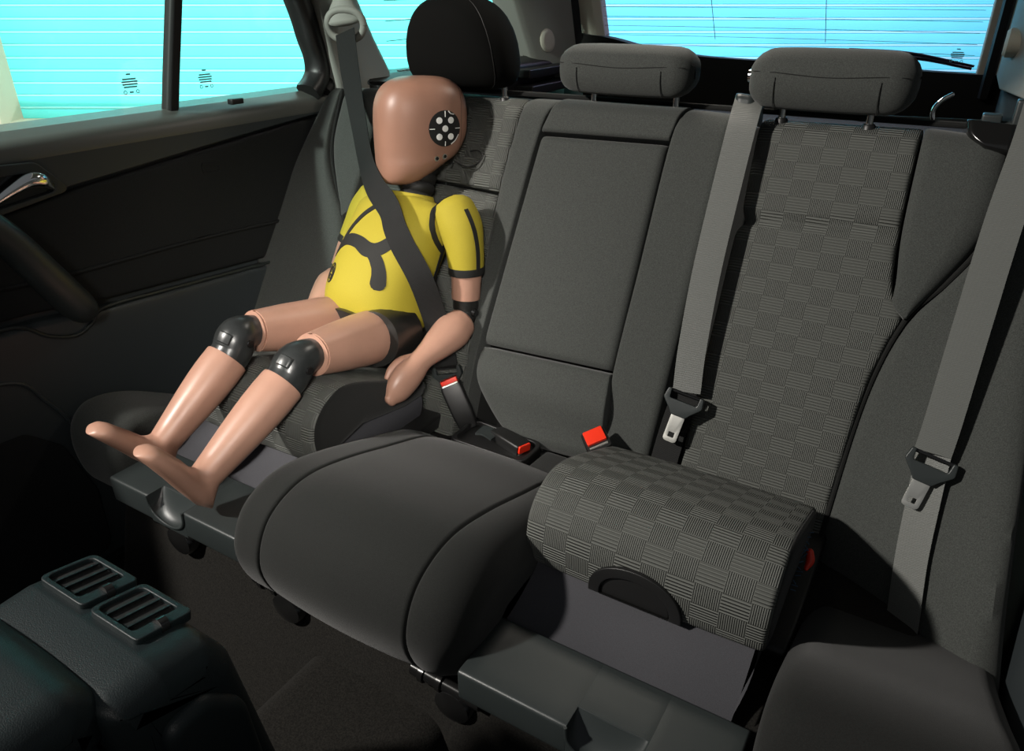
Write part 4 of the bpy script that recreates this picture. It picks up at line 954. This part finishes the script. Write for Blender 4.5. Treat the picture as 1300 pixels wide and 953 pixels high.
dk = head_disc('target_disc', df, du, 0.0345, INK, 0.0008); par_disc.append(dk)
for a, b in ((0, 0), (-0.0125, 0.0155), (0.0125, 0.0155), (-0.0125, -0.0155), (0.0125, -0.0155)): head_disc('target_dot', df + a, du + b, 0.0062, WHT, 0.0016, 16, 2)
def head_line(name, pts, w, m, off): decal_strip(name, [HP(f, u, 0.05) for f, u in pts], w, bvh, -hs, m, dk, off=off, sub=3)
for a, b, c, d in ((0.033, 0, 0.022, 0), (-0.033, 0, -0.022, 0), (0, 0.033, 0, 0.022), (0, -0.033, 0, -0.024)): head_line('target_tick', [(df + a, du + b), (df + (a+c)/2, du + (b+d)/2), (df + c, du + d)], 0.0012, WHT, 0.0016)
head_line('worn_edge', [(df - 0.007, du + 0.033), (df - 0.012, du + 0.028), (df - 0.019, du + 0.0265)], 0.0018, WHT, 0.0016)
head_line('worn_edge', [(df - 0.030, du - 0.012), (df - 0.022, du - 0.0235), (df - 0.013, du - 0.030)], 0.0015, WHT, 0.0016)
par_disc.clear()
for f, u in ((-0.014, -0.055), (-0.032, -0.052)):
    o = head_disc('screw_hole', f, u, 0.0055, STL, 0.0003, 14, 2); par_disc.append(o); head_disc('screw_socket', f - 0.001, u + 0.0005, 0.0035, RUB, 0.0008, 12, 2); par_disc.clear()
# skin cap seam across the back of the head and the sensor cables
ps = [HP(-0.074 + 0.004*math.cos(t), 0.002 + 0.085*math.sin(t), 0.06) for t in [(-0.62 + 1.85*i/12) for i in range(13)]]
decal_strip('cap_seam', ps, 0.0014, bvh, -hs, SKIND, head, off=0.0005, sub=3)
mb = MB(); tube(mb, catmull([HP(-0.058, -0.062, 0.045), HP(-0.078, -0.074, 0.052), HP(-0.100, -0.070, 0.058), HP(-0.116, -0.054, 0.058), HP(-0.108, -0.044, 0.050), HP(-0.095, -0.046, 0.04)], 8), 0.0015, n=8); build('sensor_cable', mb, RUB, dm)
mb = MB(); tube(mb, catmull([HP(-0.056, -0.066, 0.045), (-0.318, 0.195, 0.72), (-0.322, 0.185, 0.69), (-0.318, 0.165, 0.655)], 8), 0.0013, n=8); build('sensor_cable', mb, PLA, dm)

# ------------------------------------------------------------------ seat belts
def tongue(par, c, along, side, steel_len=0.050, w=0.062):
    """grip and steel blade; along points from the webbing to the blade"""
    c = Vector(c); a = Vector(along).normalized(); s = Vector(side); s = (s - a*s.dot(a)).normalized(); n = s.cross(a)
    def P(x, y, h): return c + s*x + a*y + n*h
    out = fillet([(-w/2, -0.012, 0.004), (-w/2 - 0.003, 0.006, 0.006), (-w*0.30, 0.022, 0.008), (-w*0.2, 0.030, 0.005), (w*0.2, 0.030, 0.005), (w*0.30, 0.022, 0.008), (w/2 + 0.003, 0.006, 0.006), (w/2, -0.012, 0.004), (w*0.40, -0.012, 0.002), (w*0.38, 0.004, 0.003), (-w*0.38, 0.004, 0.003), (-w*0.40, -0.012, 0.002)], 3)
    mb = plate(out, P, -0.005, 0.006); g = build('tongue_grip', mb, PLA, par, bevel=0.0018)
    mb = MB(); tube(mb, [P(-w*0.42, -0.009, 0.002), P(w*0.42, -0.009, 0.002)], 0.003, n=8); build('grip_bar', mb, PLG, g)
    o = fillet([(-w*0.19, 0.026, 0), (-w*0.19, 0.026 + steel_len, 0.006), (w*0.19, 0.026 + steel_len, 0.006), (w*0.19, 0.026, 0)], 4)
    i = fillet([(-w*0.085, 0.026 + steel_len*0.66, 0.001), (-w*0.085, 0.026 + steel_len*0.84, 0.001), (w*0.085, 0.026 + steel_len*0.84, 0.001), (w*0.085, 0.026 + steel_len*0.66, 0.001)], 4)
    if len(o) == len(i): mb = ring_plate(o, i, P, -0.0012, 0.0012)
    else:
        o2 = resample([Vector((*p, 0)) for p in list(o) + [o[0]]], 41)[:-1]; i2 = resample([Vector((*p, 0)) for p in list(i) + [i[0]]], 41)[:-1]; mb = ring_plate(o2, i2, P, -0.0012, 0.0012)
    build('steel_blade', mb, STL, par, bevel=0.0004, label='bright steel blade')
# belt across the dummy, hung from the C pillar
b1 = thing('seat_belt', (-0.62, 0.30, 0.5), 'dark seat belt fastened diagonally across the dummy\'s chest from the pillar', 'seat belt', 'rear seat belts')
bp = []
def tp(x, y, z, off=0.006): return on_bvh(BV, Vector((x, y, z)), DN, off)[0]
path = [(-0.632, 0.262, 0.972), (-0.585, 0.215, 0.90), (-0.515, 0.150, 0.815), (-0.445, 0.085, 0.745), (-0.388, 0.040, 0.712), (-0.317, -0.005, 0.688), (-0.290, -0.024, 0.660), (-0.267, -0.032, 0.630), (-0.235, -0.026, 0.570), (-0.225, -0.002, 0.486), (-0.217, 0.008, 0.425), (-0.203, 0.001, 0.375)]
sd = [(0.9, 0.3, 0.3), (0.9, 0.2, 0.35), (0.88, 0.0, 0.45), (0.85, -0.1, 0.5), (0.83, 0.05, 0.5), (0.82, 0.2, 0.48), (0.80, 0.35, 0.45), (0.78, 0.45, 0.4), (0.75, 0.6, 0.3), (0.78, 0.6, 0.2), (0.85, 0.5, 0.2), (0.93, 0.3, 0.2)]
mb = ribbon(path, sd, 0.047, sub=8); build('webbing', mb, WEBD, b1)
t = (Vector(path[-1]) - Vector(path[-2])).normalized(); tongue(b1, Vector(path[-1]) + Vector((0.002, -0.002, -0.003)), t, (0.93, 0.3, 0.2), steel_len=0.02, w=0.058)
lap = [(-0.183, -0.030, 0.378), (-0.215, -0.045, 0.420), (-0.235, -0.095, 0.462)]
# pillar loop that carries the belt
lp = thing('belt_guide', (-0.62, 0.28, 0.96), 'grey belt guide loop bolted high on the pillar left of the head restraint', 'belt guide')
mb = MB(); o = [Vector((-0.634, 0.268, 0.985)) + Vector((0.85, 0.42, 0.0)).normalized()*(0.040*math.copysign(abs(math.cos(t_))**0.8, math.cos(t_))) + Vector((0.1, -0.12, 1)).normalized()*(0.030*math.sin(t_)) for t_ in [2*PI*i/28 for i in range(28)]]
tube(mb, o + [o[0]], 0.008, n=10, up=(0, -1, 0)); build('loop', mb, GREYT, lp)
mb = MB(); stube(mb, [(-0.645, 0.285, 1.07), (-0.645, 0.280, 1.035), (-0.640, 0.272, 1.010), (-0.634, 0.266, 0.992)], [(0.020, 0.012), (0.022, 0.014), (0.034, 0.014), (0.036, 0.010)], sub=5, n=18, up=(0.85, 0.42, 0), round0=True, round1=True); build('cover_cap', mb, GREYT, lp)
# centre belt hanging over the gap between the two backrests
b2 = thing('seat_belt', (0.26, 0.1, 0.3), 'grey seat belt hanging beside the armrest panel with its steel tongue loose', 'seat belt', 'rear seat belts')
pth = [BK(0.258, 0.646, 0.018), BK(0.262, 0.600, 0.040), BK(0.263, 0.50, 0.046), BK(0.265, 0.35, 0.048), BK(0.272, 0.22, 0.046), BK(0.279, 0.145, 0.040)]
mb = ribbon(pth, [(1, 0.03, -0.05)]*len(pth), 0.047); build('webbing', mb, WEB, b2)
pth = [BK(0.279, 0.145, 0.036), BK(0.268, 0.08, 0.022), BK(0.262, 0.0, 0.012), BK(0.262, -0.10, 0.010)]
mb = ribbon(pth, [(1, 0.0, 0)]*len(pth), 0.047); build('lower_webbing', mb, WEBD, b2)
tongue(b2, BK(0.279, 0.132, 0.042), BK(0.26, 0.0, 0.040) - BK(0.279, 0.15, 0.042), (1, 0.0, -0.25))
# belt at the right edge
b3 = thing('seat_belt', (0.66, 0.1, 0.3), 'grey seat belt hanging at the right edge with its steel tongue loose', 'seat belt', 'rear seat belts')
pth = [BK(0.664, 0.70, 0.055), BK(0.662, 0.60, 0.060), BK(0.655, 0.48, 0.064), BK(0.652, 0.33, 0.070), BK(0.650, 0.20, 0.074), BK(0.648, 0.150, 0.074)]
mb = ribbon(pth, [(1, -0.05, -0.08)]*len(pth), 0.047); build('webbing', mb, WEB, b3)
pth = [BK(0.650, 0.150, 0.064), BK(0.653, 0.09, 0.063), BK(0.658, 0.0, 0.071), BK(0.668, -0.09, 0.077), BK(0.674, -0.15, 0.078)]
mb = ribbon(pth, [(1, -0.40, 0.12), (1, -0.46, 0.2), (1, -0.52, 0.24), (1, -0.52, 0.24), (1, -0.52, 0.24)], 0.047); build('lower_webbing', mb, WEB, b3)
tongue(b3, BK(0.650, 0.136, 0.076), BK(0.622, 0.0, 0.07) - BK(0.650, 0.15, 0.076), (1, -0.05, -0.25), steel_len=0.044)

# buckles
def buckle(label, top, axis, side, L, w=0.036, d=0.026, btn=0.0045):
    c = Vector(top); a = Vector(axis).normalized(); s = Vector(side); s = (s - a*s.dot(a)).normalized(); n = s.cross(a)
    def P(x, y, h): return c + s*x + a*y + n*h
    t = thing('belt_buckle', c + a*L, label, 'buckle', 'belt buckles')
    rs = []
    for q, k in ((0.0, 0.94), (0.004, 1.0), (L*0.6, 1.0), (L*0.97, 0.86), (L, 0.78)):
        rs.append([P(x*k, q, y*k) for x, y in fillet([(-w/2, -d/2, 0.005), (w/2, -d/2, 0.005), (w/2, d/2, 0.005), (-w/2, d/2, 0.005)], 3)])
    mb = MB().rings(rs); body = build('buckle_body', mb, PLB, t)
    mb = MB(); mb.rings([[P(x, q, y) for x, y in fillet([(-w*0.40, -d*0.18, 0.002), (w*0.40, -d*0.18, 0.002), (w*0.40, d*0.44, 0.002), (-w*0.40, d*0.44, 0.002)], 3)] for q in (0.004, -btn)]); build('release_button', mb, RED, t, bevel=0.001, label='red release button')
    mb = MB(); tube(mb, [P(-w*0.38, -0.001, -d*0.32), P(w*0.38, -0.001, -d*0.32)], 0.0022, n=8); build('slot_edge', mb, STL, t)
    return t
buckle('black belt buckle with red button upright beside the empty booster', (0.153, -0.052, 0.355), (0.10, 0.42, -0.9), (0.70, 0.62, 0.30), 0.085, w=0.044, d=0.050)
buckle('black belt buckle with red button receiving the dummy\'s belt at its hip', (-0.176, -0.026, 0.362), (0.42, -0.02, -0.80), (0.62, 0.6, 0.5), 0.095, w=0.042, d=0.034, btn=0.011)
buckle('black belt buckle lying flat in the recess behind the centre cushion', (0.010, -0.058, 0.290), (-0.95, 0.25, 0.05), (0.3, 0.85, -0.1), 0.075, w=0.036, d=0.024)
wl_ = thing('buckle_well', (-0.03, -0.06, 0.26), 'black plastic buckle recess behind the centre cushion', 'recess')
o = fillet([(-0.13, -0.10, 0.015), (0.035, -0.10, 0.02), (0.035, -0.022, 0.025), (-0.13, -0.012, 0.015)], 5); i = fillet([(-0.122, -0.092, 0.012), (0.027, -0.092, 0.018), (0.027, -0.030, 0.02), (-0.122, -0.020, 0.012)], 5)
Z = lambda a, b, h: Vector((a, b, 0.283 + h))
mb = ring_plate(o, i, Z, 0, 0.010); build('rim', mb, PLB, wl_, bevel=0.002)
mb = plate(o, Z, -0.02, 0.001); build('well_floor', mb, PLB, wl_)
mb = ribbon([(-0.092, -0.052, 0.296), (-0.075, -0.053, 0.300), (-0.052, -0.056, 0.297)], [(0.1, 1, 0.1)]*3, 0.028, thick=0.004); build('webbing_stub', mb, PLA, wl_)

# ------------------------------------------------------------------ centre console between the front seats
cn = thing('centre_console', (0.0, -0.95, 0.0), 'dark vinyl centre console end with two rear air vents at the lower left', 'console')
bp = fillet([(-0.90, 0.0, 0), (-0.90, 0.545, 0.02), (-0.845, 0.548, 0.02), (-0.795, 0.538, 0.025), (-0.775, 0.50, 0.03), (-0.745, 0.30, 0.05), (-0.74, 0.0, 0)], 6)
mb = slab(bp, -0.085, 0.128, 0.022, 0.030, nx=8); build('console_body', mb, CON, cn)
ap = fillet([(-1.30, 0.50, 0.02), (-1.30, 0.575, 0.02), (-0.905, 0.568, 0.03), (-0.885, 0.545, 0.02), (-0.885, 0.50, 0.02)], 6)
mb = slab(ap, -0.115, 0.115, 0.03, 0.03, puff=0.004); build('armrest_pad', mb, CON, cn)
mb = MB(); mb.box((-0.09, -1.30, 0.0), (0.12, -0.90, 0.52)); build('console_base', mb, CON, cn, bevel=0.02)
rp = fillet([(-0.865, 0.20, 0.02), (-0.765, 0.20, 0.02), (-0.785, 0.46, 0.05), (-0.82, 0.50, 0.03), (-0.865, 0.50, 0.03)], 5)
mb = slab(rp, 0.118, 0.140, 0.004, 0.012, nx=4); build('side_panel', mb, CON, cn)
# the two vents: frame, cavity, slats, thumb wheel
VN = Vector((0, 0.2, 0.98)).normalized(); VE = Vector((0, 0.98, -0.2)).normalized()
def VT(x, q, h): return Vector((0, -0.812, 0.5415)) + Vector((x, 0, 0)) + VE*q + VN*h
for x0 in (-0.070, 0.010):
    w = 0.072
    fo = fillet([(x0, -0.028, 0.010), (x0 + w, -0.028, 0.006), (x0 + w, 0.028, 0.006), (x0, 0.028, 0.010)], 4); fi = fillet([(x0 + 0.005, -0.022, 0.007), (x0 + w - 0.014, -0.022, 0.004), (x0 + w - 0.014, 0.022, 0.004), (x0 + 0.005, 0.022, 0.007)], 4)
    mb = ring_plate(fo, fi, VT, -0.004, 0.0055); f_ = build('vent_frame', mb, CON, cn, bevel=0.0015)
    mb = plate(fi, VT, -0.004, 0.0012); build('vent_cavity', mb, RUB, f_)
    for k in range(3):
        mb = MB(); vs = [VT(x0 + 0.015 + k*0.015 + a, q, h) for a, h in ((0, 0.001), (0.002, 0.001), (0.005, 0.0052), (0.003, 0.0052)) for q in (-0.021, 0.021)]
        mb.rings([[vs[0], vs[2], vs[4], vs[6]], [vs[1], vs[3], vs[5], vs[7]]]); build('vent_slat', mb, CON, f_, smooth=False)
    mb = MB(); tube(mb, [VT(x0 + w - 0.007, -0.004, 0.002), VT(x0 + w - 0.007, 0.004, 0.002)], 0.008, n=16); build('thumb_wheel', mb, PLG, f_)
